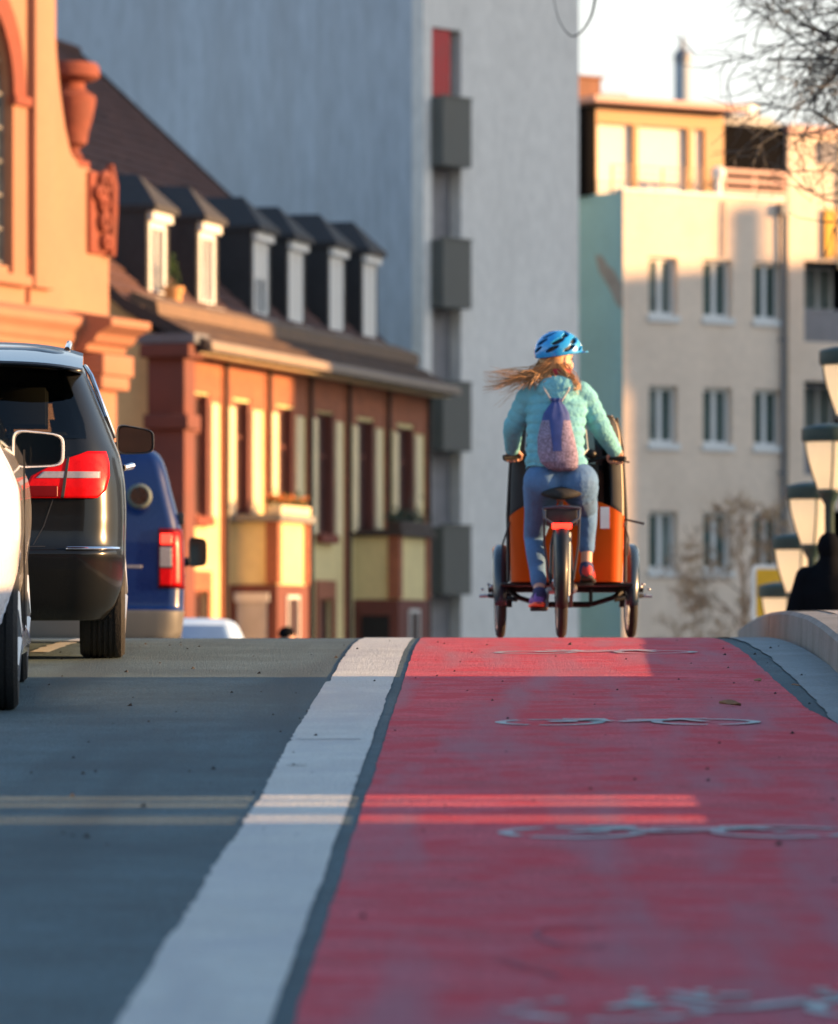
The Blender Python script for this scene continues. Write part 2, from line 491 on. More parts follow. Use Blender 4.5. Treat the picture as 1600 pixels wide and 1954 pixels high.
wl, wr, rl, rr_ = wob(0.010, 1.1, 1.0, 0.010), wob(0.006, 0.9, 2.0, 0.005), wob(0.010, 0.7, 3.0, 0.004), wob(0.02, 0.5, 4.0, 0.008)
def left_edge(d):
    return -0.708 - 0.012 * (d - 10) / 20 + wl(d) - (0.016 if d < 24.1 else 0) + (0.010 if 15.0 < d < 18.2 else 0) - (0.008 if d < 12.4 else 0)
strip('lane_line', left_edge, lambda d: -0.43 + wr(d), 0.004, -8, 60, 0.05, 'white_paint', 2)
strip('bike_lane', lambda d: -0.383 + rl(d), lambda d: 1.30 + rr_(d) + 0.10 * max(0, min(1, (22 - d) / 2)), 0.004, -8, 60, 0.05, 'red_lane', 4)
strip('gutter', lambda d: 1.395 - 0.05 * max(0, min(1, (24.5 - d) / 5.0)) + wob(0.02, 1.3, 6.0, 0.008)(d), lambda d: 1.635 - 0.13 * max(0, min(1, (24.5 - d) / 5.0)), 0.006, -8, 35, 0.1, 'gutter', 2)
strip('lane_mark', lambda d: -2.335 + 0.02 * noise.noise(Vector((d * 4, 8, 0))), lambda d: -2.235 + 0.02 * noise.noise(Vector((d * 4, 18, 0))), 0.004, 27.2, 30.4, 0.05, 'white_paint')

# kerb: one stone after the other, joints left open
kerb = bpy.data.objects.new('kerb', None); C.objects.link(kerb); struct(kerb)
kx = lambda d: 1.615 + 0.09 * max(0, min(1, (d - 24.5) / 6.0)) - 0.13 * max(0, min(1, (24.5 - d) / 5.0))
d = -7.0; i = 0
while d < 36:
    L = 1.9 + 0.2 * rng.random(); e = d + L
    jig = rng.uniform(-0.004, 0.004); jz = rng.uniform(-0.003, 0.003)
    bb = B(); rows = []
    for t in np.linspace(0, 1, 9):
        y = d + 0.0025 + (L - 0.005) * t; x = kx(y) + jig; z = prof(y) + jz
        rows.append([(x, y, z - 0.12), (x + 0.012, y, z + 0.140), (x + 0.035, y, z + 0.160), (x + 0.19, y, z + 0.162), (x + 0.19, y, z - 0.12)])
    bb.loft(rows); bb.build('kerb_stone', 'kerb_stone', kerb)
    d = e
strip('sidewalk', lambda d: kx(d) + 0.192, K(4.4), 0.164, -8, 35.2, 0.25, 'paving', 3)
# stairs going down beyond the crest
st = bpy.data.objects.new('stairs', None); C.objects.link(st); struct(st)
y = 35.2; z = prof(35.2) + 0.15; k = 0
while z - 0.12 > -5.2:
    z -= 0.12
    B().box(1.86, 4.4, y + 0.002, y + 0.65, z - 0.6, z).build('step', 'paving', st)
    y += 0.65; k += 1
def stair_z(yy): return prof(35.2) + 0.15 - 0.12 * (int((yy - 35.2) / 0.65) + 1)
B().box(1.60, 1.855, 35.2, 61, -6.3, -0.9).build('side_wall', 'concrete', st)

# parapet on the far side of the pavement: two narrow openings let the low sun through
pw = thing('stone_parapet', 'long grey concrete parapet along the right pavement, two narrow gaps in it', 'parapet', (4.0, 0, 0))
for a, c in ((-8, 15.70), (16.01, 16.36), (16.85, 24.55)):
    bb = B(); rows = []
    n = max(2, int(c - a))
    for i in range(n + 1):
        yy = a + (c - a) * i / n
        zt = 1.24
        rows.append([(0, yy, prof(yy) - 0.3), (0.3, yy, prof(yy) - 0.3), (0.3, yy, zt - 0.14), (0.36, yy, zt - 0.12), (0.36, yy, zt), (-0.06, yy, zt), (-0.06, yy, zt - 0.12), (0, yy, zt - 0.14)])
    bb.loft(rows); bb.build('wall_panel', 'concrete', pw)
for yy in (16.55, 16.62, 15.78, 15.93):
    B().box(0.12, 0.17, yy, yy + 0.035, prof(yy), 1.15).build('bar', 'lamp_green', pw)

# painted bicycle symbols, badly worn
def on_ground(pts, dz): return [(x, y, prof(y) + dz) for x, y in pts]
def bike_symbol(y0, x0=0.545, w=1.05, h=0.56, wear=0.0):
    b = B(); k = [0]
    r = random.Random(int(y0 * 10))
    def poly(pts):
        k[0] += 1
        b.add(on_ground([(x0 + p[0] * w, y0 + p[1] * h) for p in pts], 0.0055 + 0.00015 * k[0]), [tuple(range(len(pts)))])
    def ringw(cx, cy, ro, ri):
        n = 28
        for i in range(n):
            if r.random() < wear: continue
            a, c = 2 * pi * i / n, 2 * pi * (i + 1) / n
            if i % 2 == 0 and i: k[0] -= 1
            poly([(cx + ro * cos(a), cy + ro * sin(a) * w / h), (cx + ro * cos(c), cy + ro * sin(c) * w / h), (cx + ri * cos(c), cy + ri * sin(c) * w / h), (cx + ri * cos(a), cy + ri * sin(a) * w / h)])
    def bar(p, q, t):
        px, py = p; qx, qy = q; n = 5
        dx, dy = (qx - px) * w, (qy - py) * h; L = hypot(dx, dy); ox, oy = -dy / L * t / w, dx / L * t / h
        for i in range(n):
            if r.random() < wear: continue
            a, c = i / n, (i + 1) / n
            A = (px + (qx - px) * a, py + (qy - py) * a); D = (px + (qx - px) * c, py + (qy - py) * c)
            if i: k[0] -= 1
            poly([(A[0] - ox, A[1] - oy), (D[0] - ox, D[1] - oy), (D[0] + ox, D[1] + oy), (A[0] + ox, A[1] + oy)])
    ringw(-0.29, 0.36, 0.205, 0.165); ringw(0.29, 0.36, 0.205, 0.165)
    bar((-0.29, 0.36), (-0.14, 0.78), 0.022); bar((-0.29, 0.36), (-0.03, 0.36), 0.022); bar((-0.03, 0.36), (0.2, 0.80), 0.026)
    bar((-0.14, 0.78), (0.2, 0.80), 0.024); bar((-0.03, 0.36), (-0.16, 0.90), 0.022); bar((0.29, 0.36), (0.19, 0.95), 0.024)
    bar((-0.24, 0.91), (-0.08, 0.91), 0.026); bar((0.12, 0.97), (0.30, 0.97), 0.024)
    return struct(b.build('bicycle_marking', 'worn_white', fix=False))
bike_symbol(26.95, h=0.42, wear=0.05); bike_symbol(20.72, h=0.30, wear=0.10); bike_symbol(15.20, h=0.30, wear=0.14); bike_symbol(10.55, wear=0.42)

def ribbon(name, pts, w, m, dz=0.0075):
    b = B(); rows = []
    for i, p in enumerate(pts):
        q = pts[min(i + 1, len(pts) - 1)]; o = pts[max(i - 1, 0)]
        dx, dy = q[0] - o[0], q[1] - o[1]; L = hypot(dx, dy) or 1
        ww = w * (0.6 + 0.6 * rng.random())
        rows.append([(p[0] - dy / L * ww, p[1] + dx / L * ww, prof(p[1]) + dz), (p[0] + dy / L * ww, p[1] - dx / L * ww, prof(p[1]) + dz)])
    b.loft(rows, False, False); o = b.build(name, m, fix=False); o['kind'] = 'structure'; return o
ribbon('tyre_scuff', [(0.20 + 0.085 * cos(a) * (1 + 0.2 * sin(2 * a)), 12.25 - 0.26 * sin(a)) for a in [0.9 + 0.22 * i for i in range(22)]], 0.007, 'crayon')
ribbon('tyre_scuff', [(0.02 + 0.012 * i, 11.75 - 0.035 * i + 0.02 * sin(i)) for i in range(12)], 0.006, 'crayon')
for yy, xa, xb, t in ((19.72, -0.71, -0.47, 0.010), (18.25, -0.69, -0.62, 0.012)):
    b = B(); b.add(on_ground([(xa, yy), (xb, yy - 0.01), (xb, yy + t), (xa, yy + t * 1.6)], 0.0075), [(0, 1, 2, 3)])
    struct(b.build('crack', 'crack', fix=False))

# grit and a few dry leaves on the lane
b = B(); r = random.Random(3)
for i in range(150):
    dd = 10 + 20 * r.random() ** 0.8; xx = r.uniform(-2.2, 1.6); s = r.uniform(0.003, 0.009) if r.random() < 0.8 else r.uniform(0.009, 0.016)
    z0 = prof(dd) + 0.004
    vs = [(xx + s * cos(k * 2.1 + i), dd + s * 1.2 * sin(k * 2.1 + i), z0) for k in range(3)] + [(xx + s * 0.2, dd, z0 + s * 0.9)]
    b.add(vs, [(0, 1, 3), (1, 2, 3), (2, 0, 3)])
o = b.build('grit', 'grit', fix=False); o['kind'] = 'stuff'; o['label'] = 'dark specks of grit scattered over the lane'; 
def leaf(x, y, s, rot, label):
    b = B(); rows = []
    for i in range(7):
        t = i / 6; wv = 0.42 * sin(pi * t) ** 0.8 * s + 0.002
        rows.append([(-wv, (t - 0.5) * s * 2, 0.022 * s / 0.05 * (0.3 + abs(t - 0.5))), (0, (t - 0.5) * s * 2, 0.006), (wv, (t - 0.5) * s * 2, 0.03 * s / 0.05 * (0.5 + 0.5 * sin(3 * t)))])
    b.loft(rows, False, False)
    o = b.build('dry_leaf', 'dry_leaf', smooth=True, fix=False)
    o.location = (x, y, prof(y) + 0.006); o.rotation_euler = (0.1, 0.05, rot)
    md = o.modifiers.new('thick', 'SOLIDIFY'); md.thickness = 0.0015
    tag(o, label, 'leaf', 'dry leaves on the lane')
leaf(0.995, 22.0, 0.045, 1.4, 'curled brown leaf lying on the red lane near its right edge')
leaf(1.21, 24.0, 0.03, 0.4, 'small reddish leaf where red lane meets the grey gutter')
leaf(1.36, 23.6, 0.022, 2.0, 'tiny dark leaf lying on the grey gutter concrete')

# ------------------------------------------------------------------ buildings
def frame_window(parent, x0, x1, z0, z1, y, fm='white_frame', gm='window_glass', t=0.07, mull=1, sill=None, trans=0, depth=0.06, curtain=False):
    b = B()
    b.box(x0, x0 + t, y, y + depth, z0, z1).box(x1 - t, x1, y, y + depth, z0, z1)
    b.box(x0 + t, x1 - t, y, y + depth, z0, z0 + t).box(x0 + t, x1 - t, y, y + depth, z1 - t, z1)
    xs = [x0 + t] + [v for k in range(mull) for v in (x0 + (x1 - x0) * (k + 1) / (mull + 1) - t * 0.6, x0 + (x1 - x0) * (k + 1) / (mull + 1) + t * 0.6)] + [x1 - t]
    for k in range(mull): b.box(xs[1 + 2 * k], xs[2 + 2 * k], y - 0.008, y + depth, z0 + t, z1 - t)
    if trans: b.box(x0 + t, x1 - t, y - 0.01, y + depth - 0.005, z0 + trans - t / 2, z0 + trans + t / 2)
    w = b.build('window', fm, parent)
    for k in range(mull + 1):
        g2 = 'window_glass_pale' if gm == 'window_glass_green' and rng.random() < 0.35 else gm
        B().box(xs[2 * k], xs[2 * k + 1], y + 0.03, y + 0.04, z0 + t, z1 - t).build('pane', g2, w)
        if curtain and k == 0:
            B().box(xs[2 * k] + 0.01, xs[2 * k] + (xs[2 * k + 1] - xs[2 * k]) * 0.35, y + 0.016, y + 0.022, z0 + t, z1 - t).build('curtain', 'curtain', w)
    if sill: B().box(x0 - 0.04, x1 + 0.04, y - sill, y - 0.005, z0 - 0.14, z0 + 0.005).build('sill', fm, w)
    return w

# --- terraced house, yellow and red, with six dormers
ANG = atan2(.971, .2393)
row = thing('terraced_house', 'yellow and red brick house row with tiled roof and six dormers', 'house', (-5.22, 90, STREET), ANG)
WL = 16.95
wins = [(0.72, 1.58, 4.28, 6.36), (3.30, 4.06, 4.28, 6.34), (5.98, 6.86, 4.2, 6.35), (8.62, 9.58, 4.12, 6.36), (11.45, 12.45, 4.2, 6.33), (14.42, 15.45, 4.2, 6.31)]
gw = [(0.72, 1.6, 0.9, 3.0), (6.2, 7.0, 0.9, 2.95), (8.7, 9.6, 0.9, 2.92), (14.6, 15.4, 0.9, 2.9)]
holes = [rect(a, c, z0, z1) for a, c, z0, z1 in wins + gw]
B().slab(rect(0, WL, -0.2, 7.3), holes, 0, 0.35).build('front_wall', 'yellow_plaster', row)
# gable end wall facing the road, and the other walls
gp = [(-14.8, -0.2), (-0.36, -0.2), (-0.36, 7.3), (-0.9, 7.72), (-7.6, 13.9), (-14.8, 7.3)]
B().slab(gp, [], 0.0, 0.3, lambda x, y, z: (y, -x, z)).build('gable_wall', 'yellow_plaster', row)
B().slab(gp, [], WL - 0.3, WL, lambda x, y, z: (y, -x, z)).build('gable_wall', 'yellow_plaster', row)
B().box(0.31, WL - 0.31, 14.5, 14.8, -0.2, 7.3).build('back_wall', 'yellow_plaster', row)
for (a, c, z0, z1) in wins:
    frame_window(row, a, c, z0, z1, 0.09, 'dark_red', 'window_glass_brown', 0.06, 1, None, 1.45, curtain=True)
    B().box(a - 0.10, c + 0.10, -0.14, -0.001, z0 - 0.16, z0 - 0.002).build('sill', 'sandstone', row)
    for xa, xb in ((a - 0.52, a - 0.16), (c + 0.16, c + 0.52)):
        B().box(xa, xb, -0.075, -0.001, z0 - 0.0, z1 - 0.12).build('cream_lesene', 'cream_strip', row)
    for xa, xb in ((a - 0.155, a - 0.002), (c - 0.02, c + 0.155)):
        B().box(xa, xb, -0.03, 0.085, z0 + 0.001, z1 - 0.001).build('window_jamb', 'dark_red', row)
for (a, c, z0, z1) in gw:
    frame_window(row, a, c, z0, z1, 0.08, 'dark_red', 'window_glass_brown', 0.06, 1, None, 0, curtain=True)
    b = B(); b.box(a - 0.2, a - 0.003, -0.05, -0.001, z0, z1 + 0.35).box(c + 0.003, c + 0.2, -0.05, -0.001, z0, z1 + 0.35).box(a - 0.003, c + 0.003, -0.05, -0.001, z1 + 0.003, z1 + 0.35)
    b.build('window_surround', 'red_brick', row)
# red brick frieze panels under the eaves, divided by dark downpipes and brick piers
px_ = [0.15, 2.55, 5.25, 7.95, 10.6, 13.5, 16.6]
for i in range(6):
    a, c = px_[i] + 0.16, px_[i + 1] - 0.16
    wa, wc, _, wz = wins[i]
    B().slab([(a, 6.24), (wa - 0.16, 6.24), (wa - 0.16, 6.40), (wc + 0.16, 6.40), (wc + 0.16, 6.24), (c, 6.24), (c, 7.08), (a, 7.08)], [], -0.035, -0.001).build('brick_panel', 'red_brick', row)
for i, x in enumerate(px_):
    B().box(x - 0.11, x + 0.11, -0.04, -0.001, 0, 7.08).build('brick_pier', 'red_brick', row)
    b = B(); b.tube([(x + 0.03, -0.085, 0.2), (x + 0.03, -0.085, 7.0)], 0.038, 8); b.build('downpipe', 'verge_board', row)
b = B(); b.box(-0.62, 0.0, -0.30, 0.35, -0.2, 5.7).box(-0.70, 0.06, -0.38, 0.4, 5.7, 5.95).box(-0.62, 0.0, -0.30, 0.35, 5.95, 6.9).box(-0.75, 0.1, -0.42, 0.45, 6.9, 7.12)
b.build('corner_pier', 'dark_red', row, bevel=0.02)
B().box(-0.05, WL + 0.1, -0.14, -0.001, 7.085, 7.28).build('frieze_band', 'red_brick', row)
# projecting porches with a planted flat top
def bay(x0, x1, zt, zb, p, doors):
    b = B(); b.box(x0, x1, -p, -0.002, -0.2, zb - 0.12)
    ph = b.build('porch', 'dark_red', row)
    B().box(x0 + 0.03, x1 - 0.03, -p + 0.03, -0.002, zb - 0.118, zt).build('parapet', 'yellow_plaster', ph)
    for xa, xb, ya, yb in ((x0 - 0.02, x0 + 0.22, -p - 0.02, -p + 0.2), (x1 - 0.2, x1 + 0.02, -p - 0.02, -p + 0.2)):
        B().box(xa, xb, ya, yb, zb - 0.1, zt + 0.01).build('brick_corner', 'red_brick', ph)
    b = B(); b.box(x0 - 0.1, x1 + 0.1, -p - 0.1, -0.004, zt + 0.012, zt + 0.13); b.build('coping', 'kerb_stone' if doors else 'verge_board', ph)
    # door in the side that faces the road
    B().box(x0 - 0.035, x0 - 0.002, -0.70, -0.16, 0.1, zb - 0.42).build('door', 'grey_door' if doors else 'dark_void', ph)
    B().box(x0 - 0.06, x0 - 0.002, -0.74, -0.12, zb - 0.418, zb - 0.26).build('lintel', 'blind' if doors else 'dark_red', ph)
    xc = (x0 + x1) / 2
    b = B(); b.box(xc - 0.42, xc - 0.36, -p - 0.03, -p - 0.002, 0.9, zb - 0.3).box(xc + 0.30, xc + 0.36, -p - 0.03, -p - 0.002, 0.9, zb - 0.3).box(xc - 0.36, xc + 0.30, -p - 0.03, -p - 0.002, zb - 0.36, zb - 0.3)
    b.build('window_frame', 'blind', ph)
    B().box(xc - 0.36, xc + 0.30, -p - 0.012, -p - 0.003, 0.9, zb - 0.362).build('pane', 'window_glass_brown', ph)
bay(2.95, 4.95, 4.22, 3.25, 0.88, True)
bay(11.2, 13.5, 4.12, 3.05, 0.88, False)

# roof: flared eaves, then one steep slope; each course of tiles overlaps the next
RP = [(-0.55, 7.16), (0.85, 7.86), (7.6, 14.1)]
X0, X1 = -0.35, 17.55
def XE(y): return X1 - 0.9 * max(0.0, min(1.0, (0.85 - y) / 1.4)) if y < 7 else X1
b = B()
for s in (0, 1):
    pts = RP if s == 0 else [(14.9, 7.16), (14.2, 7.86), (7.6, 14.1)]
    for i in range(2):
        (ya, za), (yb, zb) = pts[i], pts[i + 1]
        b.add([(X0, ya, za), (XE(ya), ya, za), (XE(yb), yb, zb), (X0, yb, zb), (X0, ya, za - 0.16), (XE(ya), ya, za - 0.16), (XE(yb), yb, zb - 0.16), (X0, yb, zb - 0.16)],
              [(0, 1, 2, 3), (7, 6, 5, 4), (0, 4, 5, 1), (1, 5, 6, 2), (2, 6, 7, 3), (3, 7, 4, 0)])
roof = b.build('roof', 'verge_board', row)
def tiles(pts, mkey, seed):
    b = B(); r = random.Random(seed)
    for i in range(len(pts) - 1):
        (ya, za), (yb, zb) = pts[i], pts[i + 1]
        L = hypot(yb - ya, zb - za); n = int(L / 0.32); ty, tz = (yb - ya) / L, (zb - za) / L
        nx = int((X1 - X0) / 0.27)
        for k in range(n + 1):
            s0 = k * L / (n + 1); s1 = s0 + 0.36
            for j in range(nx):
                xa = X0 + j * (X1 - X0) / nx; xb = xa + (X1 - X0) / nx - 0.012; l0 = 0.055 + r.uniform(-0.008, 0.012); l1 = 0.012
                P = lambda x, s, l: (x, ya + ty * s - tz * l, za + tz * s + ty * l)
                if xb > XE(ya + ty * s0) + 0.05: continue
                xm = (xa + xb) / 2
                b.add([P(xa, s0, l0 - 0.02), P(xm, s0, l0 + 0.018), P(xb, s0, l0 - 0.02), P(xb, s1, l1 - 0.01), P(xm, s1, l1 + 0.02), P(xa, s1, l1 - 0.01), P(xa, s0, 0.0), P(xb, s0, 0.0)],
                      [(0, 1, 4, 5), (1, 2, 3, 4), (6, 7, 2, 1, 0)])
    o = b.build('roof_tiles', mkey, roof, fix=False); o['kind'] = 'stuff'
tiles(RP[:2], 'roof_tile_old', 1)
tiles(RP[1:], 'roof_tile', 2)
b = B(); b.tube([(X0, -0.62, 7.12), (16.75, -0.62, 7.12)], 0.085, 8); b.box(X0, 16.75, -0.70, -0.53, 7.03, 7.12); b.build('eaves_gutter', 'gutter_metal', row)
b = B(); b.box(X0, 16.7, -0.50, -0.15, 6.98, 7.0); b.build('soffit', 'cream_strip', row)
for xx in (X0 - 0.06, X1 + 0.01):
    b = B(); ve = (0.62, 6.98), (0.62, 7.20)
    if xx > 5: ve = (-0.6, 7.62), (-0.6, 7.82)
    b.slab([*ve, (-0.85, 7.95), (-7.6, 14.22), (-7.6, 13.98), (-0.85, 7.72)], [], xx, xx + 0.05, lambda x, y, z: (y, -x, z))
    b.build('verge_board', 'verge_board', roof)
B().slab([(0.30, 7.66), (0.80, 7.90), (0.80, 8.06), (0.34, 7.88)], [], X0 + 0.2, X1 - 0.2, lambda x, y, z: (y, x, z)).build('snow_guard', 'snow_board', roof)
b = B(); b.tube([(X0, 7.6, 14.16), (X1, 7.6, 14.16)], 0.12, 8); b.build('ridge_tiles', 'roof_tile', roof)
b = B(); b.box(-0.7, 0.15, -0.5, 0.5, 7.14, 7.30).build('lead_flashing', 'zinc', row)
def roof_z(y): return 7.86 + (y - 0.85) * (14.1 - 7.86) / 6.75
for i, (x0, top) in enumerate(((1.90, 9.66), (4.86, 9.70), (8.28, 9.78), (10.64, 9.78), (13.53, 9.86), (16.0, 9.9))):
    x0 += 0.14; x1 = x0 + 0.95; yf = 1.15; zb = roof_z(yf) - 0.05; ym = 0.85 + (top - 7.86) / (6.24 / 6.75)
    b = B()
    for xa, xb in ((x0 - 0.16, x0 - 0.002), (x1 + 0.002, x1 + 0.16)):
        b.slab([(yf, zb - 0.2), (ym + 0.4, top + 0.05), (yf, top + 0.05)], [], xa, xb, lambda x, y, z: (y, x, z))
    dmr = b.build('dormer', 'slate', row)
    b = B(); xm = (x0 + x1) / 2; yr_ = 0.85 + (top + 0.75 - 7.86) / (6.24 / 6.75) + 0.3
    vs = [(x0 - 0.2, yf - 0.18, top + 0.02), (x1 + 0.2, yf - 0.18, top + 0.02), (x1 + 0.2, ym + 0.6, top + 0.02), (x0 - 0.2, ym + 0.6, top + 0.02), (xm, yf + 0.35, top + 0.60), (xm, yr_, top + 0.60)]
    vs += [(v[0], v[1], v[2] - 0.1) for v in vs[:4]]
    b.add(vs, [(0, 1, 4), (1, 2, 5, 4), (3, 0, 4, 5), (2, 3, 5), (6, 9, 8, 7), (0, 6, 7, 1), (1, 7, 8, 2), (3, 9, 6, 0), (2, 8, 9, 3)])
    b.build('dormer_roof', 'slate', dmr)
    zt = top - 0.24
    b = B(); t = 0.14
    b.box(x0, x0 + t, yf, yf + 0.12, zb, zt).box(x1 - t, x1, yf, yf + 0.12, zb, zt).box(x0 + t, x1 - t, yf, yf + 0.12, zb, zb + 0.14).box(x0 + t, x1 - t, yf, yf + 0.12, zt - 0.12, zt)
    b.box(x0 - 0.12, x1 + 0.12, yf - 0.16, yf - 0.003, zb - 0.14, zb + 0.02)
    b.box((x0 + x1) / 2 - 0.05, (x0 + x1) / 2 + 0.05, yf + 0.01, yf + 0.1, zb + 0.14, zt - 0.12)
    b.build('window_frame', 'white_frame', dmr)
    B().box(x0 + t, x1 - t, yf + 0.05, yf + 0.07, zb + 0.14, zt - 0.12).build('pane', 'window_glass', dmr)
    if i >= 2:
        drop = 0.62 if i == 2 else 0.0
        B().box(x0 + t, x1 - t, yf + 0.015, yf + 0.035, zb + 0.14 + drop, zt - 0.122).build('roller_blind', 'blind', dmr)
    B().box(x0 - 0.1, x1 + 0.1, yf - 0.10, yf + 0.1, zt + 0.003, top - 0.02).build('head_board', 'white_frame', dmr)
# flower box, planted tops
def local_to_world(o, p):
    c, s = cos(o.rotation_euler.z), sin(o.rotation_euler.z)
    return Vector((o.location.x + c * p[0] - s * p[1], o.location.y + s * p[0] + c * p[1], o.location.z + p[2]))
def foliage(b, c, size, n, leaf_s, r):
    for i in range(n):
        p = Vector((c[0] + r.gauss(0, size[0]), c[1] + r.gauss(0, size[1]), c[2] + abs(r.gauss(0, size[2]))))
        u = Vector((r.gauss(0, 1), r.gauss(0, 1), r.gauss(0, 1))).normalized(); v = u.orthogonal().normalized(); s = leaf_s * r.uniform(0.6, 1.4)
        b.add([p - u * s, p - v * s * 0.45, p + u * s, p + v * s * 0.45], [(0, 1, 2, 3)])
def planter(x0, x1, y, z, label, cat, boxm, leafm, flower, seed, h):
    r = random.Random(seed)
    t = thing('flower_box', label, cat, local_to_world(row, ((x0 + x1) / 2, y, z)), ANG, 'planted boxes on the porch roofs')
    w = (x1 - x0) / 2
    b = B(); b.box(-w, w, -0.14, 0.14, 0.0, 0.16); b.build('trough', boxm, t, bevel=0.015)
    b = B()
    for k in range(int(w * 16)): foliage(b, (r.uniform(-w, w), 0, 0.17), (0.10, 0.09, h * r.uniform(0.4, 1)), 16, 0.05, r)
    o = b.build('foliage', leafm, t, fix=False)
    if flower:
        b = B()
        for k in range(30): b.ellipsoid((r.uniform(-w, w), r.uniform(-0.15, 0.1), 0.2 + r.random() * h), (0.04, 0.04, 0.035), 6, 4)
        b.build('blossoms', flower, t)
planter(3.0, 4.9, -0.80, 4.352, 'pale trough of green plants and orange flowers on the sunlit porch', 'flower box', 'cream_strip', 'leaf_green', 'flower_orange', 5, 0.14)
planter(11.15, 13.5, -0.80, 4.252, 'dark trough of bushy green plants on the shaded porch', 'flower box', 'verge_board', 'leaf_dark', None, 6, 0.18)
fp = thing('flower_pot', 'orange flower pot with small conifer before the first dormer window', 'flower pot', local_to_world(row, (2.5, 0.86, roof_z(0.86) + 0.06)), ANG)
B().lathe([(0.11, -0.1), (0.16, 0.28), (0.19, 0.28), (0.19, 0.36), (0.15, 0.36), (0.14, 0.3)], 14).build('pot', 'terracotta', fp, smooth=True)
b = B(); r = random.Random(9)
for k in range(150):
    h = r.random(); a = r.uniform(0, 2 * pi); q = 0.11 * (1 - h) + 0.01
    p = Vector((q * cos(a), q * sin(a), 0.36 + 0.55 * h)); u = Vector((cos(a), sin(a), 0.9)).normalized() * 0.06; v = Vector((-sin(a), cos(a), 0)) * 0.02
    b.add([p, p + u * 0.5 + v, p + u, p + u * 0.5 - v], [(0, 1, 2, 3)])
b.build('conifer', 'leaf_green', fp, fix=False)

# --- sandstone hall with a scrolled gable
CA = atan2(.935, .355)
ch = thing('sandstone_hall', 'peach plastered hall with scrolled gable and red sandstone trim', 'church', (-7.22, 79, STREET), CA)
cx = -1.2
def mirror(pts): return [(2 * cx - x, z) for x, z in reversed(pts)]
right = [(3.82, 7.0), (3.82, 8.1), (3.70, 8.6), (3.62, 9.3), (3.05, 9.40), (2.72, 9.40), (2.66, 9.48), (2.45, 9.58), (2.25, 9.95), (2.08, 10.45), (1.95, 11.0), (1.87, 11.6), (1.84, 12.6), (1.84, 14.4)]
arch = [(cx + 1.5 * cos(a), 10.27 + 1.5 * sin(a)) for a in [pi * k / 16 for k in range(17)]]
hole = [(cx + 1.5, 7.72)] + arch + [(cx - 1.5, 7.72)]
B().slab(right + mirror(right), [hole], 0, 0.9).build('gable', 'peach_plaster', ch)
B().box(2 * cx - 3.82, 3.82, 0, 0.9, -0.2, 6.55).build('front_wall', 'peach_plaster', ch)
b = B(); b.box(3.3, 3.82, 0.905, 13, -0.2, 6.9).box(2 * cx - 3.82, 2 * cx - 3.3, 0.905, 13, -0.2, 6.9).box(2 * cx - 3.82, 3.82, 13, 13.5, -0.2, 6.9)
b.build('side_wall', 'peach_plaster', ch)
b = B()
hr = [(3.2, 6.9), (cx, 12.2), (2 * cx - 3.2, 6.9)]
b.slab(hr, [], 0.91, 13.4); b.build('roof', 'slate', ch)
# arch ring, jambs, imposts, leaded window
b = B(); n = 24
for side in (0, 1):
    pass
ro, ri = 1.92, 1.505
ring_ = [(cx + ro * cos(pi * k / n), 10.27 + ro * sin(pi * k / n)) for k in range(n + 1)] + [(cx + ri * cos(pi * k / n), 10.27 + ri * sin(pi * k / n)) for k in reversed(range(n + 1))]
B().slab(ring_, [], -0.09, -0.001).build('arch_moulding', 'sandstone', ch)
for sgn in (1, -1):
    a, c_ = sorted((cx + sgn * 1.505, cx + sgn * 1.98))
    B().box(a, c_, -0.07, -0.001, 7.6, 10.12).build('jamb', 'peach_trim', ch)
    B().box(a - 0.05, c_ + 0.05, -0.14, -0.001, 10.12, 10.265).build('impost', 'sandstone', ch, bevel=0.02)
    a, c_ = sorted((cx + sgn * 2.15, cx + sgn * 2.85))
    B().box(a, c_, -0.13, -0.001, 7.45, 12.05).build('pilaster', 'peach_plaster', ch, bevel=0.015)
    B().box(a - 0.07, c_ + 0.12, -0.22, -0.001, 12.052, 12.3).build('capital', 'sandstone', ch, bevel=0.03)
B().box(cx - 2.0, cx + 2.0, -0.16, -0.001, 7.44, 7.6).build('window_sill', 'peach_trim', ch, bevel=0.02)
fr = B()
for k in range(5):
    x = cx - 1.5 + 3.0 * k / 4
    fr.box(x - 0.035, x + 0.035, 0.09, 0.14, 7.72, 10.27 + sqrt(max(0, 2.25 - (x - cx) ** 2)))
for k in range(8): fr.box(cx - 1.5, cx + 1.5, 0.092, 0.138, 7.75 + k * 0.5, 7.80 + k * 0.5)
fw = fr.build('window', 'kerb_stone', ch)
B().slab([(x * 0.999 + cx * 0.001, z) for x, z in hole], [], 0.145, 0.165).build('pane', 'leaded_glass', fw)
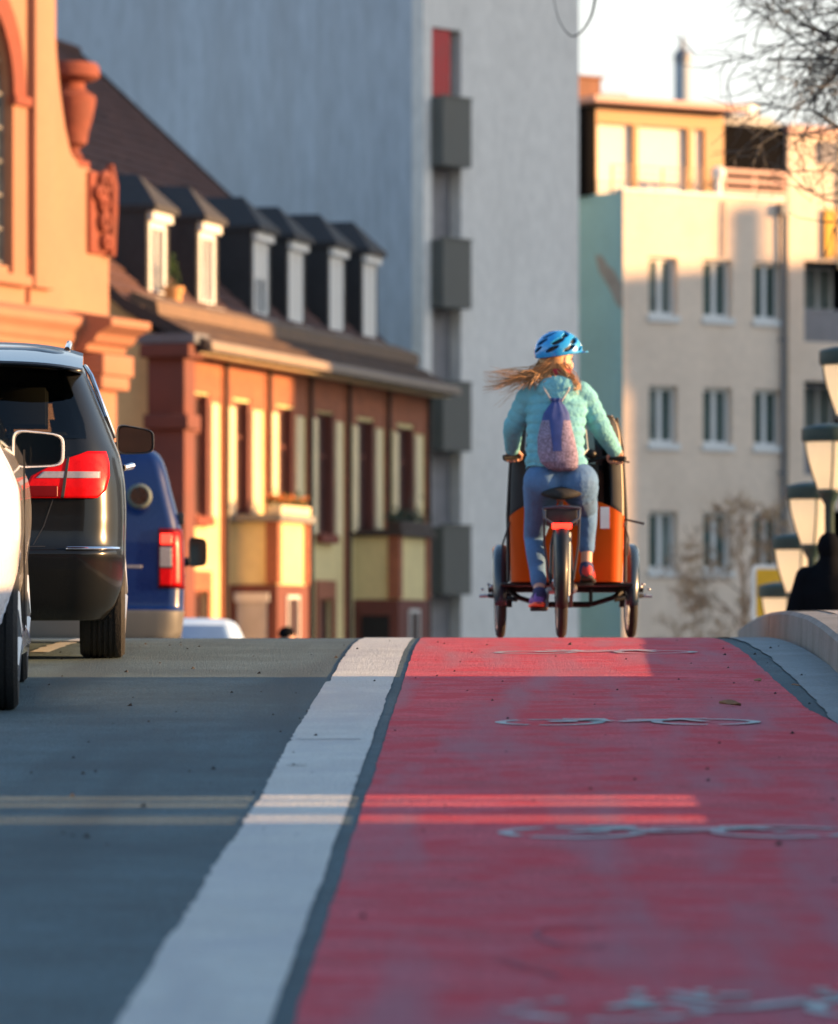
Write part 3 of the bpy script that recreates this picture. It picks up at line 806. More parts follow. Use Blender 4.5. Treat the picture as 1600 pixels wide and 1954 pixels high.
# sunk joint line beside the window and the cornice with its broken-forward end
B().box(0.88, 0.93, -0.05, -0.001, 7.2, 7.9).build('drip_rod', 'sandstone', ch)
def cornice(x0, x1, p, name='cornice', m='peach_trim'):
    prof_ = [(0, 6.52), (-p * 0.45, 6.56), (-p * 0.5, 6.66), (-p * 0.62, 6.70), (-p * 0.72, 6.82), (-p, 6.94), (-p, 7.05), (-p * 0.25, 7.15), (0, 7.18)]
    bb = B(); bb.loft([[(x0, y, z) for y, z in prof_], [(x1, y, z) for y, z in prof_]])
    return bb.build(name, m, ch)
cornice(2 * cx - 2.2, 2.19, 0.36)
cornice(2.20, 3.62, 0.80); cornice(2 * cx - 3.62, 2 * cx - 2.2, 0.80)
for sgn in (1, -1):
    P_ = lambda x: cx + sgn * (x - cx)
    def pb(name, xa, xb, p, z0, z1, m, bev=0.02):
        a, c_ = sorted((P_(xa), P_(xb))); B().box(a, c_, -p, -0.001, z0, z1).build(name, m, ch, bevel=bev)
    pb('entablature_block', 2.3, 3.4, 0.62, 6.2, 6.515, 'peach_trim')
    pb('capital', 2.3, 3.3, 0.60, 5.98, 6.195, 'peach_trim', 0.05)
    pb('pilaster', 2.42, 3.12, 0.46, -0.2, 5.975, 'peach_trim')
    pb('moulding', 2.34, 3.22, 0.56, 5.1, 5.28, 'peach_trim', 0.05)
    pb('moulding', 2.3, 3.28, 0.60, 4.6, 4.85, 'peach_trim', 0.05)
    # carved scroll on the shoulder
    vb = B(); r = random.Random(4)
    for (x, z, rad) in ((3.45, 9.18, 0.20), (3.38, 8.86, 0.15), (3.42, 8.58, 0.17), (3.48, 8.28, 0.13), (3.2, 9.02, 0.10)):
        pts = [(P_(x + rad * (1 - t / 16) * cos(t * 0.62)), -0.10 - 0.004 * t, z + rad * (1 - t / 16) * sin(t * 0.62)) for t in range(15)]
        vb.tube(pts, [0.065 * (1 - 0.03 * t) for t in range(15)], 7)
    vb.tube([(P_(3.72), -0.06, 8.1), (P_(3.66), -0.1, 8.7), (P_(3.70), -0.1, 9.2), (P_(3.78), -0.05, 9.5)], [0.10, 0.12, 0.11, 0.06], 8)
    vb.build('carved_scroll', 'sandstone', ch, smooth=True)
    pb('scroll_back', 3.02, 3.80, 0.06, 8.1, 9.36, 'sandstone')
B().box(3.75, 3.95, 1.1, 1.5, 6.9, 14.6).build('stair_turret', 'concrete', ch)
ur = thing('stone_urn', 'red sandstone urn standing on the shoulder of the scrolled gable', 'urn', local_to_world(ch, (3.45, 0.5, 9.405)), CA)
B().box(-0.24, 0.24, -0.24, 0.24, 0, 0.16).build('plinth', 'sandstone', ur, bevel=0.02)
B().lathe([(0.17, 0.16), (0.22, 0.22), (0.15, 0.30), (0.17, 0.36), (0.27, 0.42), (0.30, 0.60), (0.37, 0.84), (0.41, 1.05), (0.41, 1.14), (0.34, 1.20), (0.25, 1.25), (0.24, 1.36)], 24).build('bowl', 'sandstone', ur, smooth=True)
B().lathe([(0.25, 1.362), (0.42, 1.41), (0.47, 1.45), (0.47, 1.60), (0.42, 1.66), (0.1, 1.68)], 24).build('rim', 'sandstone', ur, smooth=True)

# --- tower block
TA = atan2(.8, .6)
tw = thing('tower_block', 'tall grey concrete tower block with a column of dark balconies', 'tower', (-1.36, 112, STREET), TA)
TW = 5.56
B().slab(rect(0, TW, -0.2, 27), [rect(0.3, 1.31, 0.4, 15.05)], 0, 0.3).build('side_wall', 'tower_grey_bright', tw)
B().box(0, 0.3, 0.305, 26, -0.2, 27).build('front_wall', 'tower_grey_dim', tw)
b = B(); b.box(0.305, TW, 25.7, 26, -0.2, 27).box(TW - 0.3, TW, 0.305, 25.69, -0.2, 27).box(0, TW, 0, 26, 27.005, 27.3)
b.build('outer_shell', 'tower_grey_dim', tw)
B().box(0.305, 1.40, 0.32, 0.5, 0.2, 15.2).build('loggia_wall', 'loggia_grey', tw)
for z in (13.55, 10.57, 7.56, 4.54, 1.52):
    b = B(); b.box(0.27, 1.25, -0.32, -0.27, z - 1.42, z).box(0.27, 0.295, -0.265, -0.003, z - 1.42, z).box(1.2, 1.25, -0.265, -0.003, z - 1.42, z).box(0.30, 1.195, -0.265, 0.31, z - 1.42, z - 1.25)
    bl = b.build('balcony', 'slate_board', tw)
    B().box(0.25, 1.27, -0.34, -0.25, z + 0.003, z + 0.05).build('handrail', 'slate_board', bl)
B().box(0.33, 1.0, 0.05, 0.09, 13.62, 15.02).build('red_screen', 'red_panel', tw)
# --- cream house with a teal side wall and a roof terrace
KA = atan2(.57, .82)
kh = thing('corner_house', 'cream corner house with teal side wall and glazed roof storey', 'house', (2.985, 118, STREET), KA)
KW = 4.53
cols = [(0.70, 1.50), (2.21, 3.02), (3.64, 4.44)]
rows_ = [(9.36, 10.66), (6.52, 7.80), (3.70, 5.02), (0.9, 2.2)]
B().slab(rect(0, KW, -0.2, 12.08), [rect(a, c, z0, z1) for a, c in cols for z0, z1 in rows_], 0, 0.3).build('front_wall', 'cream_wall', kh)
B().box(-0.004, 0.3, 0.004, 11, -0.2, 12.075).build('side_wall', 'teal_wall', kh)
B().box(0.302, KW, 10.7, 11, -0.2, 12.08).build('back_wall', 'cream_wall', kh)
B().box(0.302, KW, 0.302, 10.69, 11.9, 12.05).build('flat_roof', 'zinc', kh)
B().box(-0.02, KW, -0.03, 0.28, 12.085, 12.15).build('parapet_cap', 'sign_white', kh)
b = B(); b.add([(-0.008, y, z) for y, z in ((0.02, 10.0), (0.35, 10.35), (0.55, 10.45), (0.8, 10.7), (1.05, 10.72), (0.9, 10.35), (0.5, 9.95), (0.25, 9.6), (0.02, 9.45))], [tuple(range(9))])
b.build('sun_patch', 'sun_patch', kh, fix=False)  # patch of sunlight on the side wall, laid on as a coloured shape
for (a, c) in cols:
    for (z0, z1) in rows_:
        w = frame_window(kh, a, c, z0, z1, 0.16, 'white_frame', 'window_glass_green', 0.085, 1, 0.22, 0)
b = B(); b.tube([(4.40, -0.09, 0), (4.40, -0.09, 11.9)], 0.055, 8); b.box(4.28, 4.5, -0.2, -0.003, 11.75, 12.0); b.build('downpipe', 'zinc', kh)
for z in (2.85, 8.9, 5.9):
    B().box(4.33, 4.47, -0.15, -0.003, z, z + 0.05).build('pipe_bracket', 'zinc', kh)
b = B(); b.tube([(2.78, -0.06, 10.75), (2.80, -0.06, 12.0)], 0.03, 6); b.build('drain_spout', 'cream_wall', kh)
# roof storey
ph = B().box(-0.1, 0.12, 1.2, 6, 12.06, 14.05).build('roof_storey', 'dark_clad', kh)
b = B(); b.slab([(-0.22, 14.12), (4.10, 14.12), (4.10, 14.26), (-0.22, 14.26)], [], 0.75, 7); b.build('roof_slab', 'rail_pink', ph)
B().box(0.125, 3.70, 1.2, 1.4, 13.70, 14.10).build('fascia', 'wood_orange', ph)
for a, c in ((0.125, 0.17), (1.17, 1.30), (2.69, 2.84), (3.17, 3.70)):
    B().box(a, c, 1.2, 1.38, 12.06, 13.695).build('post', 'wood_orange', ph)
for a, c in ((0.17, 1.17), (1.30, 2.69), (2.84, 3.17)):
    B().box(a, c, 1.32, 1.36, 12.06, 13.695).build('roller_blind', 'blind_cream', ph)
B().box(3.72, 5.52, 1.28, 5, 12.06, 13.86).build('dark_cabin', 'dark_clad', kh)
b = B(); b.box(3.71, 5.54, 1.24, 5, 13.865, 13.97).box(4.15, 5.35, 1.5, 4.6, 13.972, 14.12); b.build('cabin_roof', 'zinc', kh)
B().box(4.75, 5.0, 1.6, 1.85, 14.125, 14.42).build('vent_cowl', 'sign_white', kh)
rl_ = B()
for z in (12.34, 12.50, 12.66): rl_.box(-0.1, 3.0, 0.33, 0.36, z, z + 0.025)
for x in (-0.08, 0.62, 1.32, 2.02, 2.72): rl_.box(x, x + 0.04, 0.332, 0.358, 12.08, 12.68)
rl_.build('railing', 'wood_orange', kh)
rp = B()
for z in (12.22, 12.44, 12.66): rp.box(3.06, 4.9, 0.34, 0.40, z, z + 0.10)
for x in (3.1, 3.95, 4.82): rp.box(x, x + 0.06, 0.41, 0.45, 12.06, 12.76)
rp.build('board_railing', 'rail_pink', kh)
B().lathe([(0.09, 12.06), (0.09, 12.5), (0.15, 12.52), (0.17, 12.68), (0.1, 12.78), (0.02, 12.8)], 12, (2.86, 0.3, 0)).build('vent_pipe', 'sign_white', kh, smooth=True)
cb = B(); cb.box(-0.15, 0.62, 1.7, 2.4, 14.265, 14.72); cb.box(-0.2, 0.67, 1.65, 2.45, 14.723, 14.79); cb.build('chimney', 'brown_brick', kh)
cb = B(); cb.box(0.9, 1.6, 2.0, 2.05, 14.45, 14.49); cb.box(0.75, 1.55, 1.9, 2.3, 14.262, 14.33); cb.box(1.5, 1.53, 2.0, 2.03, 14.33, 14.45); cb.build('roof_aerial', 'zinc', kh)
# --- neighbouring house further right
nb = thing('neighbour_house', 'cream house with dark loggias standing right of the corner house', 'house', local_to_world(kh, (5.56, 1.2, 0)), KA)
lg = [rect(0.46, 3.2, z, z + h) for z, h in ((9.0, 1.85), (5.95, 2.15), (3.0, 2.15), (0.2, 2.1))]
B().slab(rect(0, 9.5, -0.2, 13.75), lg + [rect(5, 6, z, z + 1.4) for z in (9.3, 6.4, 3.5)], 0, 0.3).build('front_wall', 'cream_wall', nb)
b = B(); b.box(0, 0.3, 0.302, 10, -0.2, 13.75).box(9.2, 9.5, 0.302, 10, -0.2, 13.75).box(0.302, 9.198, 9.7, 10, -0.2, 13.75); b.build('outer_wall', 'cream_wall', nb)
B().box(0.302, 9.198, 0.302, 9.698, 13.4, 13.6).build('flat_roof', 'zinc', nb)
B().box(-0.05, 9.55, -0.12, 0.3, 13.755, 13.95).build('cornice', 'rail_pink', nb)
for z, h in ((9.0, 1.85), (5.95, 2.15), (3.0, 2.15), (0.2, 2.1)):
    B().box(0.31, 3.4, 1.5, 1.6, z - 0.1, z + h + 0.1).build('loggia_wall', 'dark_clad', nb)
    B().box(0.47, 3.19, 0.05, 0.12, z, z + 0.75).build('loggia_parapet', 'loggia_grey', nb)
    frame_window(nb, 1.5, 2.4, z + 0.8, z + h, 1.40, 'white_frame', 'window_glass_green', 0.07, 1, None)
for z in (9.3, 6.4, 3.5): frame_window(nb, 5, 6, z, z + 1.4, 0.16, 'white_frame', 'window_glass_green', 0.08, 1, 0.2)
B().box(1.0, 1.30, -0.10, -0.03, 10.95, 12.05).build('yellow_awning', 'yellow_cloth', nb)
B().box(1.44, 1.54, -0.08, -0.003, 10.7, 13.7).build('downpipe', 'cream_strip', nb)
B().box(0.9, 1.3, -0.08, -0.004, 13.1, 13.6).build('vent_box', 'loggia_grey', nb)
# --- far chimney
fc = thing('far_chimney', 'tall pale blue-grey factory chimney beyond the flat roofs', 'chimney', ((1303 - 932) / 10200 * 420, 420, STREET))
B().lathe([(0.75, -0.2), (0.63, 47.4)], 20).build('shaft', 'chimney_blue', fc, smooth=True)
B().lathe([(0.66, 47.4), (0.72, 48.0), (0.55, 48.3), (0.22, 48.6), (0.16, 49.3), (0.05, 49.6)], 20).build('cap', 'zinc', fc, smooth=True)
# --- houses on the right of the street, outside the picture; they shade the far end of the row
def plain_house(name, label, x0, x1, y0, y1, h, roofpts, wm, rz=0, loc=None):
    t = thing(name, label, 'house', loc or (x0, y0, STREET), rz)
    L, W = y1 - y0, x1 - x0
    wz = [0.9 + 3.0 * k for k in range(int((h - 1) / 3.0))]
    hl = [rect(-y - 1.2, -y, z, z + 1.5) for z in wz for y in np.arange(1.2, L - 1.5, 2.6)]
    B().slab(rect(-L, 0, -0.2, h), hl, 0, 0.3, lambda x, y, z: (y, -x, z)).build('street_wall', wm, t)
    b = B(); b.box(0.302, W, 0, 0.3, -0.2, h).box(0.302, W, L - 0.3, L, -0.2, h).box(W - 0.3, W, 0.302, L - 0.302, -0.2, h); b.build('outer_wall', wm, t)
    B().slab([(-y, z) for y, z in roofpts], [], -0.3, W + 0.3, lambda x, y, z: (y, -x, z)).build('roof', 'roof_tile', t)
    for z in wz:
        for y in np.arange(1.2, L - 1.5, 2.6):
            B().box(0.15, 0.2, y + 0.001, y + 1.199, z + 0.001, z + 1.499).build('window', 'window_glass', t)
    return t
plain_house('apartment_house', 'tall plain apartment house on the right side of the street', 62, 76, 96.6, 117.4, 31.5, [(-0.2, 31.51), (21.0, 31.51), (21.0, 32.0), (-0.2, 32.0)], 'tower_grey_bright')
h2 = plain_house('flat_roofed_house', 'long flat roofed house with a chimney right of the street', 62, 74, 118.0, 135, 20.2, [(-0.2, 20.21), (17.2, 20.21), (17.2, 20.3), (2.2, 20.45), (-0.2, 20.6)], 'yellow_plaster')
B().box(0.8, 1.6, 1.6, 2.3, 20.3, 22.0).build('chimney', 'brown_brick', h2)
plain_house('added_wide_house', 'wide brick house added unseen behind the viewer to darken reflections', 0, 14, 0, 26, 24, [(-0.2, 24.01), (26.2, 24.01), (26.2, 24.4), (-0.2, 24.4)], 'red_brick', -pi / 2, (-19, -32, -3.0))  # unseen house, added so that the black car mirrors something dark
plain_house('added_brick_house', 'dark brick house added unseen behind the viewer to darken reflections', 0, 14, 0, 28, 22, [(-0.2, 22.01), (28.2, 22.01), (28.2, 22.4), (-0.2, 22.4)], 'brown_brick', -pi / 2, (7.5, -33, -3.0))  # second unseen house, added to hide bright sky from the car paint
# ------------------------------------------------------------------ vehicles
class Car:
    """body given by plan outlines at rising heights; x right, y forward, rear bumper near y = 0, wheels on z = 0"""
    def __init__(s, table, wheels, R, nz=150):
        t = np.array(table, float)       # z, hw, yr, bow, rr, ry, yf, rf
        s.zs = t[:, 0]; s.t = t
        s.wheels = wheels; s.R = R
        s.z = np.unique(np.concatenate([np.linspace(t[0, 0], t[-1, 0], nz), t[-1, 0] - 0.12 * (1 - np.sin(np.linspace(0, pi / 2, 14)))]))
    def par(s, z):
        # smooth (Catmull-Rom like) interpolation of every column
        zs, t = s.zs, s.t
        i = int(np.clip(np.searchsorted(zs, z) - 1, 0, len(zs) - 2))
        h = zs[i + 1] - zs[i]; u = min(max((z - zs[i]) / h, 0), 1)
        def tang(k):
            if k == 0 or k == len(zs) - 1:
                j = min(k, len(zs) - 2); return (t[j + 1] - t[j]) / (zs[j + 1] - zs[j])
            a = (t[k] - t[k - 1]) / (zs[k] - zs[k - 1]); b = (t[k + 1] - t[k]) / (zs[k + 1] - zs[k])
            return np.where(a * b > 0, 2 * a * b / (a + b + 1e-12), 0)
        m0, m1 = tang(i), tang(i + 1)
        return (2 * u**3 - 3 * u**2 + 1) * t[i] + (u**3 - 2 * u**2 + u) * h * m0 + (-2 * u**3 + 3 * u**2) * t[i + 1] + (u**3 - u**2) * h * m1
    def half(s, z):
        _, hw, yr, bow, rr, ry, yf, rf = s.par(z)
        rr = min(rr, hw * 0.9); P = []
        xe = hw - rr
        for k in range(20): x = xe * k / 20; P.append((x, yr + bow * (x / max(xe, 1e-3)) ** 2))
        for k in range(28):
            a = pi / 2 * k / 28; P.append((xe + rr * sin(a), yr + bow + ry * (1 - cos(a))))
        ya, yb = yr + bow + ry, yf - 0.12 - rf
        for k in range(130): P.append((hw, ya + (yb - ya) * k / 130))
        for k in range(14):
            a = pi / 2 * k / 14; P.append((hw - rf * 0.8 * (1 - cos(a)), yb + rf * sin(a)))
        for k in range(21): x = (hw - rf * 0.8) * (1 - k / 20); P.append((x, yf - 0.12 * (x / max(hw - rf * 0.8, 1e-3)) ** 2))
        return P
    def body(s, name, m, parent, cut=None):
        rows = []
        for z in s.z:
            P = s.half(z); rows.append([(x, y, z) for x, y in P] + [(-x, y, z) for x, y in reversed(P[1:-1])])
        n = len(rows[0]); V = [list(p) for r in rows for p in r]
        for p in V:                                    # pull the cut edge of each wheel arch onto a clean circle
            for wy, wz in s.wheels:
                d = hypot(p[1] - wy, p[2] - wz)
                if abs(d - s.R) < 0.026 and d > 1e-3 and abs(p[0]) > 0.45:
                    p[1] = wy + (p[1] - wy) * s.R / d; p[2] = wz + (p[2] - wz) * s.R / d
        F = []
        for i in range(len(rows) - 1):
            for j in range(n):
                q = (i * n + j, i * n + (j + 1) % n, (i + 1) * n + (j + 1) % n, (i + 1) * n + j)
                c = [sum(V[k][a] for k in q) / 4 for a in range(3)]
                if abs(c[0]) > 0.45 and any(hypot(c[1] - wy, c[2] - wz) < s.R - 0.003 for wy, wz in s.wheels): continue
                if cut and cut(*c): continue
                F.append(q)
        top = (len(rows) - 1) * n
        F.append(tuple(top + j for j in range(n))); F.append(tuple(reversed(range(n))))
        b = B(); b.v = [tuple(p) for p in V]; b.f = F
        o = b.build(name, m, parent, smooth=True, ang=50)
        return o
    def rear_y(s, x, z):
        _, hw, yr, bow, rr, ry, yf, rf = s.par(z); rr = min(rr, hw * 0.9); xe = hw - rr; x = min(abs(x), hw * 0.9995)
        if x < xe: return yr + bow * (x / max(xe, 1e-3)) ** 2
        a = math.asin(min(1, (x - xe) / rr)); return yr + bow + ry * (1 - cos(a))
    def rear_patch(s, name, m, parent, rows, off=0.006, nx=26, thick=0.012, smooth=True):
        """panel lying on the rear: rows = (z, x left, x right)"""
        zs = [r[0] for r in rows]; b = B(); g = []
        for z in np.linspace(zs[0], zs[-1], 18):
            a = np.interp(z, zs, [r[1] for r in rows]); c = np.interp(z, zs, [r[2] for r in rows])
            g.append([(a + (c - a) * k / nx, s.rear_y(a + (c - a) * k / nx, z) - off, z) for k in range(nx + 1)])
        b.loft(g, False, False)
        o = b.build(name, m, parent, smooth=smooth, fix=False)
        if thick:
            md = o.modifiers.new('t', 'SOLIDIFY'); md.thickness = thick; md.offset = 1
        return o
    def side_patch(s, name, m, parent, rows, sgn=1, off=0.005):
        zs = [r[0] for r in rows]; b = B(); g = []
        for z in np.linspace(zs[0], zs[-1], 14):
            a = np.interp(z, zs, [r[1] for r in rows]); c = np.interp(z, zs, [r[2] for r in rows]); hw = s.par(z)[1]
            g.append([(sgn * (hw + off), a + (c - a) * k / 16, z) for k in range(17)])
        b.loft(g, False, False)
        return b.build(name, m, parent, smooth=True, fix=False)

def wheel(parent, x, y, r, w, sgn, steer=0.0, spokes=5):
    """tyre, rim and spokes; sgn +1 faces right"""
    R = Matrix.Rotation(steer, 3, 'Z')
    def put(b):
        b.v = [tuple(R @ Vector((p[0], p[1], p[2])) + Vector((x, y, r))) for p in b.v]; return b
    h = w / 2
    pr = [(r * 0.66, -h * 0.9), (r * 0.80, -h), (r * 0.93, -h * 0.98), (r * 0.985, -h * 0.82), (r, -h * 0.6)]
    for k in range(-2, 3): pr += [(r, h * (k * 0.24 - 0.06)), (r * 0.982, h * (k * 0.24 - 0.055)), (r * 0.982, h * (k * 0.24 + 0.055)), (r, h * (k * 0.24 + 0.06))]
    pr += [(r, h * 0.6), (r * 0.985, h * 0.82), (r * 0.93, h * 0.98), (r * 0.80, h), (r * 0.66, h * 0.9)]
    t = put(B().lathe(pr, 48, axis='x', cap=False)).build('wheel', 'rubber', parent, smooth=True, ang=30)
    b = B().lathe([(r * 0.665, -h * 0.88), (r * 0.60, -h * 0.7), (r * 0.58, h * 0.5 * sgn), (r * 0.2, h * 0.2 * sgn)] if sgn > 0 else [(r * 0.665, h * 0.88), (r * 0.60, h * 0.7), (r * 0.58, -h * 0.5), (r * 0.2, -h * 0.2)], 32, axis='x')
    for k in range(spokes):
        a = 2 * pi * k / spokes
        b.tube([(sgn * h * 0.78, 0.05 * r * cos(a), 0.05 * r * sin(a)), (sgn * h * 0.82, 0.64 * r * cos(a), 0.64 * r * sin(a))], [r * 0.12, r * 0.07], 6)
    b.lathe([(r * 0.70, sgn * h * 0.86), (r * 0.70, sgn * h * 0.95), (r * 0.62, sgn * h * 0.95), (r * 0.62, sgn * h * 0.8)], 32, axis='x', cap=False)
    put(b).build('rim', 'rim', t, smooth=True)
    return t

def wing_mirror(parent, x, y, z, w, h, shell, sgn=1, top_slope=0.25, arm_z=-0.04):
    """housing open to the rear with the glass set into it"""
    def outline(k, sc=1.0):
        a = 2 * pi * k / 40; e = 0.42
        cx_, cz_ = cos(a), sin(a)
        u = math.copysign(abs(cx_) ** e, cx_) * w / 2 * sc; v = math.copysign(abs(cz_) ** e, cz_) * h / 2 * sc
        v *= 1 - top_slope * (u / w) * sgn if v > 0 else 1 - 0.12 * (u / w) * sgn
        return u, v
    rings = []
    for yy, sc in ((0.012, 0.90), (-0.012, 0.93), (-0.015, 0.99), (0.0, 1.02), (0.05, 0.98), (0.10, 0.80), (0.135, 0.45), (0.145, 0.1)):
        rings.append([(x + u, y + yy, z + v) for u, v in (outline(k, sc) for k in range(40))])
    mb = B().loft(rings, True, True)
    hs = mb.build('wing_mirror', shell, parent, smooth=True, ang=50)
    gl = B(); ring = [(x + u, y + 0.004, z + v) for u, v in (outline(k, 0.88) for k in range(40))]
    gl.v = ring + [(p[0], y + 0.010, p[2]) for p in ring]; gl.f = [tuple(range(40)), tuple(reversed(range(40, 80)))] + [(k, k + 40, (k + 1) % 40 + 40, (k + 1) % 40) for k in range(40)]
    gl.build('mirror_glass', 'mirror_glass', hs)
    B().tube([(x - sgn * w * 0.35, y + 0.06, z + arm_z), (x - sgn * (w * 0.5 + 0.14), y + 0.10, z + arm_z - 0.02)], [0.035, 0.05], 10).build('mirror_arm', 'plastic_black' if shell == 'plastic_black' else shell, hs, smooth=True)
    return hs

def seats(parent, y0, zs=0.98):
    for yy in (y0, y0 - 0.85):
        for xx in (-0.36, 0.36):
            b = B(); b.obox((xx, yy + 0.04, zs - 0.28), (0.46, 0.14, 0.56), Matrix.Rotation(radians(-12), 3, 'X')); b.obox((xx, yy - 0.03, zs + 0.13), (0.26, 0.10, 0.19), Matrix.Rotation(radians(-8), 3, 'X'))
            b.tube([(xx - 0.06, yy, zs), (xx - 0.06, yy - 0.02, zs + 0.08)], 0.012, 6)
            b.build('seat', 'seat_cloth', parent, bevel=0.035)

YAW = radians(4.0)
def place(x, y): return (x, y, prof(y))
def pitch_to_road(o, y, wb):
    o.rotation_euler.x = atan2(prof(y + wb) - prof(y), wb) 
def on_rear_axle(o, X, Y, ry, wb):
    """put the car so that its rear wheel line stands at (X, Y), tilted with the slope"""
    c, s = cos(YAW), sin(YAW)
    a = atan2(prof(Y + wb) - prof(Y), wb)
    o.rotation_euler = (a, 0, YAW)
    o.location = (X + s * ry, Y - c * ry, prof(Y) - sin(a) * ry)

# --- black compact car
blk = thing('car', 'shiny black hatchback with large red tail light and roof spoiler, seen from behind', 'car', (0, 0, 0))
TB = [  # z, hw, yr, bow, rr, ry, yf, rf
    (0.20, 0.79, 0.16, 0.05, 0.20, 0.26, 4.10, 0.5), (0.27, 0.84, 0.08, 0.05, 0.22, 0.30, 4.22, 0.5), (0.36, 0.870, 0.035, 0.05, 0.24, 0.34, 4.30, 0.5), (0.46, 0.885, 0.005, 0.05, 0.26, 0.36, 4.33, 0.5),
    (0.53, 0.890, 0.0, 0.05, 0.26, 0.36, 4.34, 0.5), (0.56, 0.890, 0.03, 0.05, 0.26, 0.34, 4.34, 0.5), (0.70, 0.893, 0.06, 0.05, 0.25, 0.34, 4.30, 0.5), (0.85, 0.888, 0.08, 0.05, 0.24, 0.34, 4.1, 0.5),
    (0.98, 0.868, 0.11, 0.05, 0.23, 0.34, 3.55, 0.35), (1.08, 0.832, 0.145, 0.05, 0.20, 0.34, 3.20, 0.3), (1.25, 0.765, 0.235, 0.05, 0.16, 0.30, 2.85, 0.25), (1.42, 0.692, 0.335, 0.05, 0.14, 0.28, 2.45, 0.2),
    (1.49, 0.650, 0.38, 0.05, 0.14, 0.28, 2.2, 0.2), (1.535, 0.56, 0.50, 0.05, 0.14, 0.28, 1.95, 0.2), (1.557, 0.30, 0.85, 0.05, 0.14, 0.2, 1.65, 0.2)]
RA, WB, WR = 0.76, 2.70, 0.318
cb_ = Car(TB, [(RA, WR), (RA + WB, WR)], 0.365)
glass_rows = [(1.085, -0.70, 0.70), (1.16, -0.69, 0.69), (1.40, -0.60, 0.60), (1.455, -0.57, 0.57)]
side_rows = [(1.09, 0.75, 3.05), (1.2, 0.62, 2.85), (1.42, 0.72, 2.35)]
def cut_b(x, y, z):
    if z < 1.10 or z > 1.44: return False
    if y < 0.9 and abs(x) < np.interp(z, [1.1, 1.4, 1.455], [0.66, 0.56, 0.54]): return True
    if abs(x) > 0.55 and 1.115 < z < 1.40 and np.interp(z, [1.09, 1.2, 1.42], [0.85, 0.75, 0.84]) < y < np.interp(z, [1.09, 1.2, 1.42], [2.95, 2.75, 2.28]): return True
    if y > 1.9 and abs(x) < 0.5 and 1.12 < z < 1.29: return True
    return False
cb_.body('body', 'paint_black', blk, cut_b)
rg = cb_.rear_patch('rear_window', 'tint_glass', blk, glass_rows, 0.004, thick=0)
for sg in (1, -1): cb_.side_patch('side_window', 'car_glass', blk, side_rows, sg)
wsb = B(); wsb.loft([[(x, np.interp(z, [1.08, 1.25, 1.42, 1.49], [3.2, 2.85, 2.45, 2.2]) - 0.12 * (x / 0.7) ** 2, z) for x in np.linspace(-0.62, 0.62, 13)] for z in np.linspace(1.09, 1.47, 8)], False, False)
wsb.build('windscreen', 'car_glass', blk, smooth=True, fix=False)
# spoiler: a wedge reaching out over the rear window
sp = B(); rows = []
for k in range(25):
    x = -0.68 + 1.36 * k / 24; e = abs(x) / 0.68; dz = -0.035 * e ** 4; dy = 0.10 * e ** 5
    rows.append([(x, 0.18 + dy, 1.440 + dz), (x, 0.15 + dy, 1.452 + dz), (x, 0.155 + dy, 1.462 + dz), (x, 0.40 + dy, 1.512 + dz), (x, 0.62 + dy * 0.5, 1.548 + dz * 1.2), (x, 0.84, 1.571 + dz * 1.6), (x, 0.95, 1.50 + dz), (x, 0.45, 1.435 + dz)])
sp.loft(rows); sp.build('spoiler', 'paint_gloss', blk, smooth=True, ang=28)
# tail lights
for sg in (1, -1):
    f = (lambda r: [(z, a, c) for z, a, c in r]) if sg > 0 else (lambda r: [(z, -c, -a) for z, a, c in r])
    L = [(0.795, 0.38, 0.745), (0.83, 0.395, 0.785), (0.90, 0.43, 0.803), (0.97, 0.56, 0.800), (1.02, 0.70, 0.785)]
    tl = cb_.rear_patch('tail_light', 'lens_red', blk, f(L), 0.010)
    cb_.rear_patch('reverse_lens', 'lens_clear', tl, f([(0.893, 0.455, 0.765), (0.925, 0.49, 0.765)]), 0.0235, thick=0.002)
    cb_.rear_patch('dark_lens', 'lens_dark', tl, f([(0.803, 0.40, 0.56), (0.855, 0.425, 0.56)]), 0.0235, thick=0.002)
    cb_.rear_patch('lens_joint', 'black_print', tl, f([(0.796, 0.575, 0.590), (1.0, 0.605, 0.618)]), 0.0245, thick=0.002)
cb_.rear_patch('bumper_strip', 'chrome', blk, [(0.545, 0.60, 0.86), (0.556, 0.60, 0.86)], 0.004, thick=0.01)
cb_.rear_patch('hatch_seam', 'black_print', blk, [(0.56, -0.50, 0.50), (0.565, -0.5, 0.5)], 0.002, thick=0)
cb_.rear_patch('hatch_gap', 'black_print', blk, [(0.57, 0.44, 0.446), (0.66, 0.49, 0.496), (0.79, 0.535, 0.541)], 0.002, thick=0, nx=3)
cb_.rear_patch('number_plate', 'sign_white', blk, [(0.70, -0.26, 0.26), (0.81, -0.26, 0.26)], 0.012)
for z in (0.93,):
    for yy in (1.62, 2.62):
        B().tube([(0.885, yy, z + 0.02), (0.925, yy + 0.05, z + 0.03), (0.925, yy + 0.17, z + 0.03), (0.885, yy + 0.22, z + 0.02)], [0.014, 0.017, 0.017, 0.014], 8).build('door_handle', 'chrome', blk, smooth=True)
B().tube([(0.835, 0.62, 1.095), (0.795, 0.55, 1.20), (0.72, 0.62, 1.40), (0.69, 0.8, 1.45), (0.68, 2.3, 1.46)], 0.011, 6).build('window_trim', 'chrome', blk, smooth=True)
B().tube([(0.60, 0.75, 1.53), (0.61, 0.9, 1.565), (0.60, 2.1, 1.56), (0.59, 2.25, 1.53)], 0.016, 8).build('roof_rail', 'chrome', blk, smooth=True)
